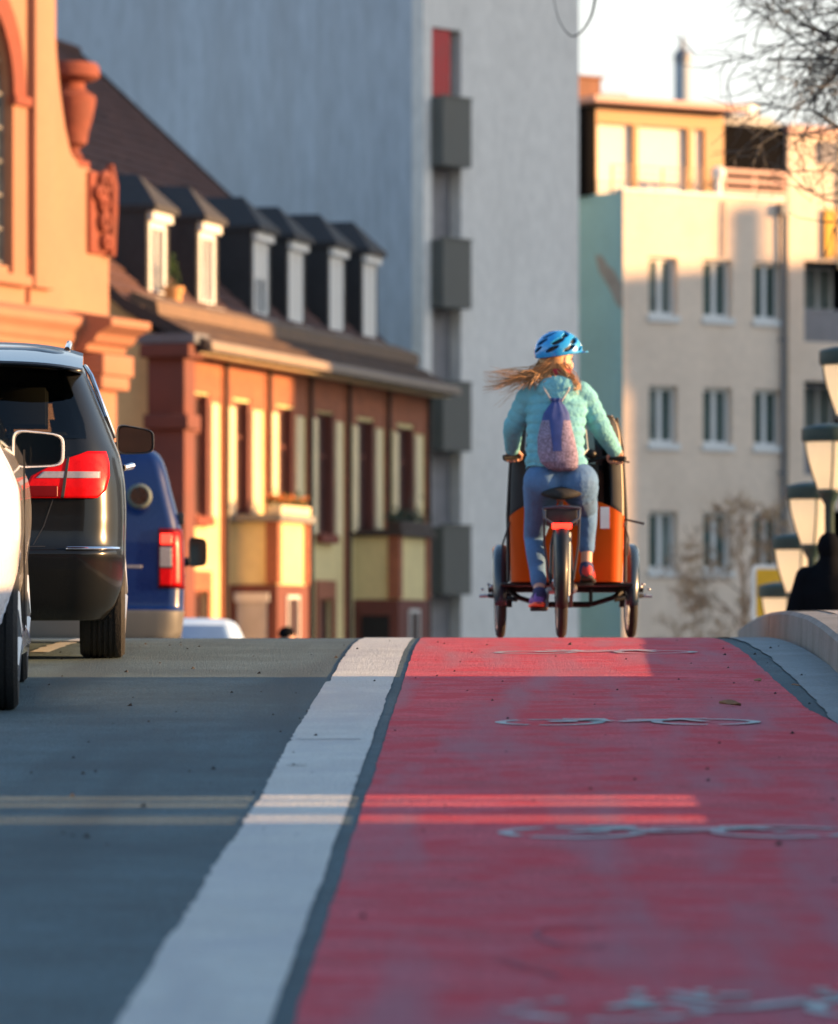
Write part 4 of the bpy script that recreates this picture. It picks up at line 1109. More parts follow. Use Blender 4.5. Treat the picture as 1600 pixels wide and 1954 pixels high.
for sg in (1, -1):
    wheel(blk, sg * 0.775, RA, WR, 0.225, sg); wheel(blk, sg * 0.775, RA + WB, WR, 0.215, sg)
    wing_mirror(blk, sg * 0.945, 2.86, 1.10, 0.20, 0.145, 'plastic_black', sg, 0.5)
B().box(-0.62, 0.62, 0.45, 4.0, 0.22, 0.42).build('underbody', 'plastic_black', blk)
B().box(-0.72, 0.72, 0.62, 3.0, 0.60, 0.66).build('cabin_floor', 'seat_cloth', blk)
seats(blk, 2.1, 1.12)
on_rear_axle(blk, -2.69, 26.5, RA, WB)

# --- white car, only its right edge is in the picture
wht = thing('car', 'white hatchback at the left edge with pale framed door mirror', 'car', (0, 0, 0))
TW_ = [
    (0.20, 0.74, 0.22, 0.06, 0.24, 0.30, 3.70, 0.5), (0.30, 0.78, 0.10, 0.06, 0.28, 0.36, 3.84, 0.5), (0.45, 0.815, 0.02, 0.06, 0.32, 0.42, 3.90, 0.5), (0.60, 0.838, 0.0, 0.06, 0.32, 0.42, 3.92, 0.5),
    (0.75, 0.850, 0.02, 0.06, 0.30, 0.42, 3.86, 0.5), (0.88, 0.845, 0.06, 0.06, 0.28, 0.40, 3.6, 0.5), (0.98, 0.815, 0.10, 0.06, 0.26, 0.38, 3.15, 0.35), (1.08, 0.765, 0.16, 0.06, 0.22, 0.34, 2.85, 0.3),
    (1.25, 0.70, 0.27, 0.06, 0.18, 0.30, 2.5, 0.25), (1.38, 0.64, 0.38, 0.06, 0.16, 0.28, 2.15, 0.2), (1.44, 0.56, 0.50, 0.05, 0.14, 0.28, 1.9, 0.2), (1.47, 0.30, 0.85, 0.05, 0.14, 0.2, 1.5, 0.2)]
RA2, WB2, WR2 = 0.68, 2.25, 0.30
cw = Car(TW_, [(RA2, WR2), (RA2 + WB2, WR2)], 0.35)
def cut_w(x, y, z):
    if z < 1.08 or z > 1.36: return False
    if y < 0.8 and abs(x) < np.interp(z, [1.1, 1.4], [0.58, 0.48]): return True
    if abs(x) > 0.5 and 1.10 < z < 1.34 and 0.85 < y < 2.2: return True
    return y > 1.8 and abs(x) < 0.45
cw.body('body', 'paint_white', wht, cut_w)
cw.rear_patch('rear_window', 'tint_glass', wht, [(1.05, -0.62, 0.62), (1.37, -0.52, 0.52)], 0.004, thick=0)
for sg in (1, -1):
    cw.side_patch('side_window', 'car_glass', wht, [(1.07, 0.7, 2.6), (1.35, 0.75, 2.25)], sg)
    f = (lambda r: r) if sg > 0 else (lambda r: [(z, -c, -a) for z, a, c in r])
    tl = cw.rear_patch('tail_light', 'lens_red', wht, f([(0.72, 0.42, 0.70), (0.86, 0.44, 0.715), (0.96, 0.52, 0.69)]), 0.008)
    cw.rear_patch('reverse_lens', 'lens_clear', tl, f([(0.76, 0.50, 0.64), (0.80, 0.50, 0.64)]), 0.021, thick=0.002)
    wheel(wht, sg * 0.735, RA2, WR2, 0.205, sg); wheel(wht, sg * 0.735, RA2 + WB2, WR2, 0.205, sg)
    wing_mirror(wht, sg * 0.895, 2.20, 1.055, 0.225, 0.155, 'paint_white', sg, 0.30)
    B().tube([(sg * 0.80, RA2 + 0.40, 0.24), (sg * 0.815, RA2 + 1.1, 0.23), (sg * 0.80, RA2 + WB2 - 0.42, 0.24)], [0.05, 0.055, 0.05], 8).build('side_skirt', 'paint_white', wht, smooth=True)
    B().box(min(sg * 0.845, sg * 0.853), max(sg * 0.845, sg * 0.853), 1.28, 1.29, 0.30, 1.06).build('door_seam', 'black_print', wht)
cw.rear_patch('number_plate', 'sign_white', wht, [(0.62, -0.26, 0.26), (0.72, -0.26, 0.26)], 0.012)
wsb = B(); wsb.loft([[(x, np.interp(z, [1.08, 1.25, 1.38], [2.85, 2.5, 2.15]) - 0.12 * (x / 0.7) ** 2, z) for x in np.linspace(-0.56, 0.56, 13)] for z in np.linspace(1.07, 1.38, 8)], False, False)
wsb.build('windscreen', 'car_glass', wht, smooth=True, fix=False)
B().box(-0.55, 0.55, 0.4, 3.5, 0.22, 0.42).build('underbody', 'plastic_black', wht)
B().box(-0.66, 0.66, 0.5, 2.8, 0.58, 0.64).build('cabin_floor', 'seat_cloth', wht)
seats(wht, 1.95, 1.05)
on_rear_axle(wht, -2.755, 21.8, RA2, WB2)

# --- blue van further ahead
van = thing('van', 'dark blue panel van with upright tail lights ahead of the black hatchback', 'van', (0, 0, 0))
TV = [
    (0.22, 0.80, 0.10, 0.03, 0.14, 0.16, 4.20, 0.4), (0.34, 0.87, 0.02, 0.03, 0.16, 0.18, 4.35, 0.4), (0.52, 0.895, 0.0, 0.03, 0.16, 0.18, 4.40, 0.4), (0.56, 0.895, 0.03, 0.03, 0.14, 0.16, 4.40, 0.4), (0.8, 0.90, 0.04, 0.03, 0.13, 0.16, 4.36, 0.4),
    (1.05, 0.895, 0.05, 0.03, 0.12, 0.16, 4.0, 0.4), (1.20, 0.868, 0.06, 0.03, 0.12, 0.16, 3.4, 0.3), (1.45, 0.805, 0.09, 0.03, 0.11, 0.15, 3.0, 0.25), (1.68, 0.745, 0.13, 0.03, 0.10, 0.14, 2.65, 0.2), (1.76, 0.70, 0.17, 0.03, 0.10, 0.14, 2.5, 0.2), (1.81, 0.60, 0.25, 0.03, 0.10, 0.14, 2.3, 0.2), (1.825, 0.4, 0.45, 0.03, 0.1, 0.14, 2.1, 0.2)]
RA3, WB3, WR3 = 0.80, 2.68, 0.315
cv = Car(TV, [(RA3, WR3), (RA3 + WB3, WR3)], 0.36)
cv.body('body', 'paint_blue', van)
cv.rear_patch('bumper', 'plastic_grey', van, [(0.23, -0.79, 0.79), (0.36, -0.87, 0.87), (0.525, -0.89, 0.89)], 0.012)
cv.rear_patch('door_seam', 'black_print', van, [(0.56, -0.006, 0.006), (1.72, -0.006, 0.006)], 0.003, thick=0)
for sg in (1, -1):
    f = (lambda r: r) if sg > 0 else (lambda r: [(z, -c, -a) for z, a, c in r])
    tl = cv.rear_patch('tail_light', 'lens_dark', van, f([(0.70, 0.695, 0.895), (1.16, 0.70, 0.874)]), 0.010)
    for nm, mm, z0, z1, xa, xb in (('stop_lamp', 'lamp_lit', 1.04, 1.12, 0.715, 0.80), ('reverse_lens', 'lens_clear', 0.86, 1.015, 0.71, 0.80), ('tail_lamp', 'lens_red', 0.72, 0.845, 0.71, 0.80), ('side_lens', 'lens_red', 0.72, 1.13, 0.806, 0.868)):
        cv.rear_patch(nm, mm, tl, f([(z0, xa, xb), (z1, xa, xb)]), 0.023, thick=0.004)
    cv.side_patch('side_window', 'window_glass', van, [(1.2, 2.2, 3.1), (1.62, 2.25, 2.7)], sg)
    wheel(van, sg * 0.77, RA3, WR3, 0.21, sg); wheel(van, sg * 0.77, RA3 + WB3, WR3, 0.21, sg)
    wing_mirror(van, sg * 1.045, 2.85, 1.19, 0.15, 0.235, 'plastic_black', sg, 0.2, -0.07)
    B().tube([(sg * 0.893, 0.9, 0.86), (sg * 0.905, 0.95, 0.86), (sg * 0.905, 2.4, 0.86), (sg * 0.893, 2.45, 0.86)], 0.015, 6).build('slide_rail', 'plastic_black', van)
    for z in (0.78, 1.25): B().obox((sg * 0.875, 0.22, z), (0.05, 0.04, 0.09)).build('door_hinge', 'plastic_black', van, bevel=0.008)
b = B().lathe([(0.0, -0.05), (0.082, -0.045), (0.098, -0.02), (0.10, 0.0), (0.075, 0.03), (0.03, 0.05)], 24, (0.55, -0.03, 1.40), 'y')
rm = b.build('round_mirror', 'mirror_shell', van, smooth=True)
B().lathe([(0.0, -0.054), (0.07, -0.0515)], 24, (0.55, -0.03, 1.40), 'y', cap=False).build('mirror_glass', 'mirror_glass', rm, smooth=True)
cv.rear_patch('lettering', 'lens_clear', van, [(0.855, 0.42, 0.57), (0.875, 0.42, 0.57)], 0.004, thick=0.002)
B().box(-0.62, 0.62, 0.4, 4.0, 0.24, 0.42).build('underbody', 'plastic_black', van)
cv.rear_patch('number_plate', 'sign_white', van, [(0.60, -0.26, 0.26), (0.71, -0.26, 0.26)], 0.012)
on_rear_axle(van, -3.285, 41.8, RA3, WB3)
on_plate = None

# --- pale car far down the slope
pal = thing('car', 'pale blue car, only its rounded roof shows over the crest', 'car', (0, 0, 0))
cp_ = Car(TW_, [(RA2, WR2), (RA2 + WB2, WR2)], 0.35, 70)
cp_.body('body', 'paint_pale', pal)
cp_.rear_patch('rear_window', 'sky_glass', pal, [(1.08, -0.58, 0.58), (1.35, -0.50, 0.50)], 0.006)
for sg in (1, -1):
    cp_.side_patch('side_window', 'window_glass', pal, [(1.07, 0.7, 2.6), (1.35, 0.75, 2.25)], sg)
    f = (lambda r: r) if sg > 0 else (lambda r: [(z, -c, -a) for z, a, c in r])
    cp_.rear_patch('tail_light', 'lens_red', pal, f([(0.72, 0.42, 0.70), (0.94, 0.5, 0.69)]), 0.008)
    wheel(pal, sg * 0.735, RA2, WR2, 0.205, sg); wheel(pal, sg * 0.735, RA2 + WB2, WR2, 0.205, sg)
on_rear_axle(pal, -3.28, 56.3, RA2, WB2)
# ------------------------------------------------------------------ cargo trike
T0 = Vector((0.43, 31.4, prof(31.4)))
trike = thing('cargo_trike', 'black cargo tricycle with orange front box and black canopy, ridden away', 'cargo bike', T0)
def bike_wheel(parent, x, y, r, w, fl, name='wheel', lean=0):
    pr = []
    for k in range(16):
        a = -pi + 2 * pi * k / 16 + pi
        pr.append((r - w / 2 + w / 2 * cos(a), w / 2 * sin(a) * 0.98))
    pr.append(pr[0])
    R = Matrix.Rotation(lean, 3, 'Z')
    def put(b): b.v = [tuple(R @ Vector(p) + Vector((x, y, r))) for p in b.v]; return b
    t = put(B().lathe(pr, 56, axis='x', cap=False)).build(name, 'rubber', parent, smooth=True, ang=60)
    rr = r - w
    put(B().lathe([(rr, -w * .42), (rr - 0.022, -w * .36), (rr - 0.022, w * .36), (rr, w * .42), (rr + 0.006, w * .3), (rr + 0.006, -w * .3), (rr, -w * .42)], 48, axis='x', cap=False)).build('rim', 'rim', t, smooth=True, ang=30)
    b = B()
    for k in range(fl):
        a = 2 * pi * k / fl; s = 1 if k % 2 else -1; a2 = a + 0.3 * (1 if k % 4 < 2 else -1)
        b.tube([(s * 0.022, 0.025 * cos(a2), 0.025 * sin(a2)), (0, (rr - 0.015) * cos(a), (rr - 0.015) * sin(a))], 0.0016, 4)
    b.lathe([(0.012, -0.055), (0.028, -0.03), (0.02, -0.02), (0.02, 0.02), (0.028, 0.03), (0.012, 0.055)], 14, axis='x')
    put(b).build('spokes', 'galvanised', t)
    return t
def fender(parent, x, y, r, w, a0, a1, m, name='fender'):
    b = B(); rows = []
    for k in range(25):
        a = a0 + (a1 - a0) * k / 24; ring = []
        tap = 1 - 0.25 * (abs(k - 12) / 12) ** 3
        for j in range(9):
            u = -1 + 2 * j / 8; rr = r - 0.03 * abs(u) ** 2.5
            ring.append((x + u * w / 2 * tap, y + rr * cos(a), r * 0 + WZ + rr * sin(a)))
        rows.append(ring)
    b.loft(rows, False, False)
    o = b.build(name, m, parent, smooth=True, fix=False)
    md = o.modifiers.new('t', 'SOLIDIFY'); md.thickness = 0.003
    return o
bx = 0.045
bike_wheel(trike, 0, 0, 0.335, 0.058, 36, lean=radians(1.5))
WZ = 0.335; fender(trike, 0, 0, 0.385, 0.08, radians(20), radians(205), 'frame_black')
for sg in (-1, 1):
    bike_wheel(trike, bx + sg * 0.40, 1.35, 0.262, 0.054, 28, lean=radians(3))
    WZ = 0.262; fender(trike, bx + sg * 0.40, 1.35, 0.315, 0.092, radians(30), radians(192), 'fender_blue')
# axle beam, steering links, hub plates
b = B(); b.box(bx - 0.475, bx + 0.475, 1.27, 1.35, 0.280, 0.328); b.box(bx - 0.40, bx + 0.40, 0.80, 1.9, 0.315, 0.335); b.build('platform', 'frame_black', trike, bevel=0.006)
b = B()
for sg in (-1, 1):
    b.tube([(bx + sg * 0.30, 1.2, 0.235), (bx + sg * 0.37, 1.25, 0.25), (bx + sg * 0.47, 1.35, 0.262)], 0.014, 8)
    b.box(bx + sg * 0.345 - 0.016, bx + sg * 0.345 + 0.016, 1.24, 1.40, 0.19, 0.30)
    b.tube([(bx + sg * 0.15, 1.15, 0.205), (bx + sg * 0.28, 1.15, 0.245), (bx + sg * 0.34, 1.2, 0.285)], 0.015, 8)
    b.tube([(bx + sg * 0.15, 1.15, 0.205), (bx + sg * 0.15, 1.15, 0.30)], 0.012, 8)
b.tube([(bx - 0.15, 1.15, 0.205), (bx + 0.15, 1.15, 0.205)], 0.018, 8)
b.build('steering_link', 'frame_black', trike)
for sg in (-1, 1):
    b = B()
    for (dx, dy, z, r_) in ((0.455, 1.27, 0.315, 0.018), (0.475, 1.3, 0.33, 0.012), (0.495, 1.35, 0.262, 0.015), (0.42, 1.27, 0.33, 0.012), (0.51, 1.3, 0.30, 0.012)):
        b.ellipsoid((bx + sg * dx, dy, z), (r_ * 0.9, r_ * 0.7, r_ * 0.7), 10, 6)
    b.tube([(bx + sg * 0.43, 1.35, 0.262), (bx + sg * 0.53, 1.35, 0.258)], [0.012, 0.009], 8)
    b.build('axle_bolt', 'galvanised', trike, smooth=True)
# frame
b = B()
b.tube([(0, 0.02, 0.335), (0.0, 0.0, 0.335)], 0.02, 8)
for sg in (-1, 1):
    b.tube([(sg * 0.062, 0.0, 0.335), (sg * 0.05, 0.3, 0.31), (sg * 0.03, 0.48, 0.29)], 0.012, 8)
    b.tube([(sg * 0.062, 0.0, 0.335), (sg * 0.055, 0.12, 0.55), (sg * 0.02, 0.30, 0.70)], 0.010, 8)
b.tube([(0, 0.50, 0.28), (0, 0.30, 0.74)], 0.020, 10)
b.tube([(0, 0.50, 0.28), (0, 0.8, 0.30), (bx, 1.2, 0.30)], 0.030, 10)
b.tube([(0, 0.34, 0.62), (0, 0.62, 0.50), (bx * 0.6, 0.9, 0.33)], 0.024, 10)
b.build('frame', 'frame_black', trike, smooth=True)
b = B(); b.tube([(0, 0.30, 0.74), (0, 0.265, 0.83)], 0.0145, 10); b.build('seat_post', 'galvanised', trike, smooth=True)
sd = B(); rows = []
for t, w, z, h in ((0.0, 0.02, 0.838, 0.03), (0.02, 0.075, 0.845, 0.045), (0.07, 0.118, 0.855, 0.055), (0.13, 0.110, 0.852, 0.055), (0.19, 0.06, 0.846, 0.05), (0.25, 0.034, 0.842, 0.045), (0.30, 0.022, 0.838, 0.035), (0.315, 0.005, 0.834, 0.01)):
    rows.append([(w * 1.12 * cos(2 * pi * k / 16), 0.045 + t, z + 0.004 + h * 0.65 * sin(2 * pi * k / 16)) for k in range(16)])
sd.loft(rows); sd.build('saddle', 'rubber', trike, smooth=True)
# carrier with battery, light
b = B(); b.box(-0.093, 0.093, -0.16, 0.22, 0.662, 0.765); b.build('battery', 'plastic_black', trike, bevel=0.018)
b = B()
for sg in (-1, 1):
    b.tube([(sg * 0.045, -0.20, 0.665), (sg * 0.10, -0.19, 0.70), (sg * 0.105, -0.17, 0.76), (sg * 0.105, 0.22, 0.765)], 0.008, 8)
    b.tube([(sg * 0.105, -0.15, 0.745), (sg * 0.10, -0.05, 0.55), (sg * 0.07, 0.0, 0.345)], 0.007, 8)
b.tube([(-0.105, -0.175, 0.762), (0, -0.2, 0.77), (0.105, -0.175, 0.762)], 0.008, 8); b.tube([(-0.045, -0.20, 0.665), (0.045, -0.20, 0.665)], 0.008, 8)
b.build('carrier', 'frame_silver', trike, smooth=True)
b = B(); b.box(-0.058, 0.058, -0.235, -0.19, 0.638, 0.672); b.build('rear_light', 'lamp_lit', trike, bevel=0.008)
b = B(); b.tube([(0.03, -0.075, 0.25), (0.035, -0.05, 0.62)], 0.024, 10); b.tube([(-0.035, -0.05, 0.62), (-0.035, -0.06, 0.30)], 0.012, 8); b.build('mudguard_stay', 'frame_silver', trike, smooth=True)
# cranks, chain case, pedals
BBp = Vector((0, 0.50, 0.285))
b = B(); b.lathe([(0.0, 0.055), (0.10, 0.055), (0.10, 0.075), (0.0, 0.075)], 24, (0, BBp.y, BBp.z), 'x'); b.slab([(0.0, 0.27), (0.5, 0.185), (0.5, 0.385), (0.0, 0.40)], [], 0.056, 0.072, lambda x, y, z: (y, x, z)); b.build('chain_case', 'plastic_black', trike, bevel=0.004)
pedL, pedR = Vector((-0.13, 0.365, 0.172)), Vector((0.15, 0.635, 0.322))
b = B(); b.tube([BBp + Vector((-0.08, 0, 0)), Vector((-0.085, pedL.y, pedL.z))], [0.016, 0.012], 8); b.tube([BBp + Vector((0.085, 0, 0)), Vector((0.09, pedR.y, pedR.z))], [0.016, 0.012], 8); b.tube([BBp + Vector((-0.08, 0, 0)), BBp + Vector((0.085, 0, 0))], 0.022, 10)
b.build('crank', 'galvanised', trike, smooth=True)
for p in (pedL, pedR): B().obox(p, (0.10, 0.09, 0.022)).build('pedal', 'plastic_black', trike, bevel=0.005)
# box: rounded plan, arched rim
def plan(hx, y0, y1, r, n=10):
    pts = []
    for (cx_, cy_, a0) in ((hx - r, y0 + r, -pi / 2), (hx - r, y1 - r, 0), (-hx + r, y1 - r, pi / 2), (-hx + r, y0 + r, pi)):
        for k in range(n + 1):
            a = a0 + pi / 2 * k / n; pts.append((bx + cx_ + r * cos(a), cy_ + r * sin(a)))
    full = []
    for i, p in enumerate(pts):
        q = pts[(i + 1) % len(pts)]; L = hypot(q[0] - p[0], q[1] - p[1]); m = max(1, int(L / 0.06))
        for k in range(m): full.append((p[0] + (q[0] - p[0]) * k / m, p[1] + (q[1] - p[1]) * k / m))
    return full
def rim_z(x, y):
    u = abs(x - bx) / 0.347
    return 0.835 - 0.10 * max(0, (u - 0.30) / 0.70) ** 2 if y < 1.1 else 0.735
out, inn = plan(0.347, 0.75, 1.78, 0.08), plan(0.337, 0.76, 1.77, 0.13)
b = B(); n = len(out); inn = [(bx + (x - bx) * 0.972, 1.265 + (y - 1.265) * 0.98) for x, y in out]
rows = []
for t in np.linspace(0, 1, 14): rows.append([(bx + (x - bx) * (0.965 + 0.035 * t), y, 0.34 + (rim_z(x, y) - 0.34) * t) for x, y in out])
for t in np.linspace(1, 0, 8): rows.append([(bx + (x - bx) * (0.965 + 0.035 * t), y, 0.34 + 0.01 + (rim_z(x0, y0) - 0.35) * t) for (x, y), (x0, y0) in zip(inn, out)])
b.loft(rows); box = b.build('cargo_box', 'box_orange', trike, smooth=True, ang=50)
B().box(bx + 0.20, bx + 0.255, 0.742, 0.7485, 0.66, 0.79).build('white_label', 'white_tag', box)
# canopy: black rear with clear window, tan flanks
cpts = plan(0.343, 0.752, 1.775, 0.08)
def canopy(sel, name, m, parent, lvl):
    b = B(); idx = [i for i in range(len(cpts)) if sel(*cpts[i])]
    runs = []
    for i in idx:
        if runs and runs[-1][-1] == i - 1: runs[-1].append(i)
        else: runs.append([i])
    if len(runs) > 1 and runs[0][0] == 0 and runs[-1][-1] == len(cpts) - 1: runs[0] = runs.pop() + runs[0]
    for rn in runs:
        rn = rn + [(rn[-1] + 1) % len(cpts)]
        rows = []
        for t in np.linspace(0, 1, 12):
            row_ = []
            for i in rn:
                x, y = cpts[i]; z0 = rim_z(x, y) - 0.02; z1 = 1.34 if lvl else 1.34
                sh = 1 - 0.10 * t ** 2.2 - (0.10 * ((t - 0.85) / 0.15) ** 2 if t > 0.85 else 0)
                row_.append((bx + (x - bx) * sh, 1.26 + (y - 1.26) * (1 - 0.06 * t ** 3), z0 + (z1 - z0) * t + 0.006 * sin(9 * x + 4 * t)))
            rows.append(row_)
        b.loft(rows, False, False)
    o = b.build(name, m, parent, smooth=True, fix=False)
    md = o.modifiers.new('t', 'SOLIDIFY'); md.thickness = 0.004
    return o
rear_w = lambda x, y: y < 0.80 and -0.155 < x - bx < 0.20
cano = canopy(lambda x, y: (y < 0.79 and not rear_w(x, y)) or (y > 1.6 and abs(x - bx) > 0.2) or (x < bx and y >= 0.79), 'canopy', 'canopy_black', trike, 1)
canopy(lambda x, y: 0.79 <= y <= 1.6 and x > bx, 'side_panel', 'canopy_tan', cano, 1)
b = B(); b.box(bx - 0.19, bx + 0.19, 0.770, 0.778, 0.82, 1.05); b.build('rear_flap', 'canopy_black', cano)
b = B(); b.box(bx - 0.19, bx + 0.21, 0.785, 0.788, 1.05, 1.29); b.build('rear_window', 'clear_plastic', cano)
b = B(); b.box(bx - 0.26, bx + 0.26, 1.70, 1.703, 0.74, 1.29); b.build('front_window', 'clear_plastic', cano)
b = B()
rows = []
for t in np.linspace(0, 1, 9):
    rows.append([(bx + u * 0.285, 0.80 + (1.70 - 0.80) * t, 1.335 + 0.022 * (1 - u * u)) for u in np.linspace(-1, 1, 9)])
b.loft(rows, False, False); o = b.build('roof_panel', 'canopy_black', cano, smooth=True, fix=False); md = o.modifiers.new('t', 'SOLIDIFY'); md.thickness = 0.006
b = B()
for sg in (-1, 1):
    B().tube([(bx + sg * 0.352, 0.85, 0.34), (bx + sg * 0.356, 0.85, 0.75), (bx + sg * 0.335, 0.84, 1.15), (bx + sg * 0.30, 0.84, 1.33)], 0.011, 8).build('tent_pole', 'plastic_black', cano, smooth=True)
B().tube([(bx + 0.34, 0.82, 0.72), (bx + 0.40, 0.80, 0.705), (bx + 0.465, 0.80, 0.69)], [0.006, 0.007, 0.008], 6).build('parking_lever', 'plastic_black', cano, smooth=True)
B().tube([(bx - 0.345, 0.80, 0.70), (bx - 0.37, 0.79, 0.62), (bx - 0.39, 0.79, 0.56), (bx - 0.385, 0.79, 0.54)], 0.006, 6).build('strap', 'plastic_black', cano, smooth=True)
B().tube([(bx + 0.345, 0.82, 0.70), (bx + 0.372, 0.81, 0.60), (bx + 0.365, 0.81, 0.50)], 0.005, 6).build('strap', 'plastic_black', cano, smooth=True)
# handlebar
b = B(); b.tube([(-0.325, 0.70, 1.085), (-0.24, 0.735, 1.10), (-0.12, 0.78, 1.06), (0.15, 0.78, 1.06), (0.29, 0.735, 1.09), (0.38, 0.70, 1.075)], 0.0125, 10)
b.tube([(bx, 0.79, 1.06), (bx, 0.80, 0.75)], 0.016, 8)
hb = b.build('handlebar', 'frame_black', trike, smooth=True)
b = B()
for xa, xb, za, zb in ((-0.338, -0.235, 1.084, 1.10), (0.295, 0.395, 1.088, 1.075)): b.tube([(xa, 0.695 if xa < 0 else 0.732, za), (xb, 0.735 if xa < 0 else 0.693, zb)], 0.018, 10); b.build('grip', 'rubber', hb, smooth=True); b = B()
b = B(); b.tube([(0.20, 0.80, 1.09), (0.33, 0.79, 1.075), (0.42, 0.77, 1.06)], 0.006, 6); b.tube([(-0.20, 0.80, 1.09), (-0.33, 0.79, 1.07)], 0.006, 6); b.ellipsoid((0.19, 0.77, 1.11), (0.035, 0.03, 0.03), 10, 6)
b.build('brake_lever', 'frame_black', hb, smooth=True)

# ------------------------------------------------------------------ people
def limb(b, pts, rs, n=14):
    for i in range(len(pts) - 1): b.capsule(pts[i], pts[i + 1], rs[i], rs[i + 1], n)
def head(b, c, yaw, s=1.0, pitch=0.0):
    """skull, jaw, nose, lips, brow and ears; yaw 0 looks along +y"""
    R = Matrix.Rotation(yaw, 3, 'Z') @ Matrix.Rotation(pitch, 3, 'X'); c = Vector(c)
    def e(p, r): b.ellipsoid(c + R @ (Vector(p) * s), [q * s for q in r], 16, 10, R)
    e((0, -0.012, 0.02), (0.076, 0.096, 0.098)); e((0, 0.018, -0.045), (0.058, 0.072, 0.072)); e((0, 0.055, -0.085), (0.030, 0.030, 0.024))
    e((0, 0.088, -0.022), (0.013, 0.020, 0.014)); e((0, 0.080, -0.002), (0.010, 0.014, 0.026)); e((0, 0.078, -0.056), (0.024, 0.013, 0.006)); e((0, 0.076, -0.068), (0.020, 0.013, 0.006)); e((0, 0.070, 0.032), (0.050, 0.020, 0.012))
    for sg in (-1, 1):
        e((sg * 0.078, 0.0, -0.012), (0.010, 0.020, 0.033)); e((sg * 0.034, 0.056, -0.035), (0.026, 0.024, 0.024))
    return R
def eyes(parent, c, R, s=1.0):
    b = B()
    for sg in (-1, 1): b.ellipsoid(Vector(c) + R @ Vector((sg * 0.031, 0.073, 0.008)) * s, (0.010 * s, 0.008 * s, 0.006 * s), 10, 6, R)
    b.build('eyes', 'black_print', parent, smooth=True)
def hand_on_bar(b, w, g, sgn):
    """palm over a bar along x at g, four unequal fingers curled round it, thumb underneath on the inner side"""
    w, g = Vector(w), Vector(g); pc = (w * 0.35 + g * 0.65) + Vector((0, -0.004, 0.018))
    b.ellipsoid(pc, (0.042, 0.045, 0.019), 14, 8, Matrix.Rotation(atan2(g.z - w.z, g.y - w.y), 3, 'X')); b.capsule(w, pc, 0.026, 0.026)
    for k, L in enumerate((0.92, 1.0, 0.95, 0.76)):
        x = (k - 1.5) * 0.020 * sgn * -1
        p = [pc + Vector((x, 0.022, 0.006)), g + Vector((x, 0.026 * L, 0.026)), g + Vector((x, 0.034 * L, -0.004)), g + Vector((x, 0.016, -0.030 * L)), g + Vector((x, -0.004, -0.026 * L))]
        limb(b, p, [0.0105, 0.0098, 0.009, 0.0082, 0.007], 8)
    x = -sgn * 0.048
    limb(b, [pc + Vector((x * 0.7, -0.01, -0.004)), g + Vector((x * 1.15, 0.0, 0.010)), g + Vector((x * 1.05, 0.022, -0.014)), g + Vector((x * 0.7, 0.026, -0.026))], [0.013, 0.011, 0.010, 0.008], 8)

rider = thing('person', 'woman in teal quilted jacket and blue helmet riding the cargo tricycle', 'person', T0)
LS, LE, LW, LG = Vector((-0.182, 0.40, 1.445)), Vector((-0.283, 0.455, 1.255)), Vector((-0.285, 0.645, 1.135)), Vector((-0.285, 0.718, 1.093))
RS, RE, RW, RG = Vector((0.138, 0.40, 1.445)), Vector((0.248, 0.455, 1.245)), Vector((0.330, 0.645, 1.125)), Vector((0.345, 0.716, 1.082))
LH, LK, LA = Vector((-0.10, 0.24, 0.90)), Vector((-0.155, 0.515, 0.605)), Vector((-0.125, 0.30, 0.285))
RH, RK, RA_ = Vector((0.10, 0.24, 0.90)), Vector((0.165, 0.635, 0.775)), Vector((0.158, 0.55, 0.44))
HC, HY = Vector((-0.012, 0.42, 1.655)), radians(-58)
b = B()
HR = head(b, HC, HY, 1.0)
limb(b, [(-0.018, 0.40, 1.46), (-0.016, 0.405, 1.54), (-0.014, 0.41, 1.62)], [0.07, 0.052, 0.05])
limb(b, [(0, 0.24, 0.93), (-0.02, 0.27, 1.12), (-0.025, 0.36, 1.36)], [0.12, 0.105, 0.12]); b.ellipsoid((-0.022, 0.385, 1.42), (0.17, 0.08, 0.06))
for S_, E_, W_, G_, sg in ((LS, LE, LW, LG, -1), (RS, RE, RW, RG, 1)):
    limb(b, [S_, E_, W_], [0.05, 0.038, 0.026]); hand_on_bar(b, W_, G_, sg)
for H_, K_, A_, fd in ((LH, LK, LA, Vector((-0.01, 0.17, -0.085))), (RH, RK, RA_, Vector((0.01, 0.17, -0.085)))):
    limb(b, [H_, K_], [0.075, 0.048]); limb(b, [K_, K_.lerp(A_, 0.35) + Vector((0, -0.005, 0)), A_], [0.038, 0.038, 0.034]); limb(b, [A_, A_ + Vector((0, -0.02, -0.05)), A_ + fd], [0.036, 0.03, 0.028])
body = link('body', fuse(b, 0.0055, 3), 'skin', rider)
eyes(rider, HC, HR)
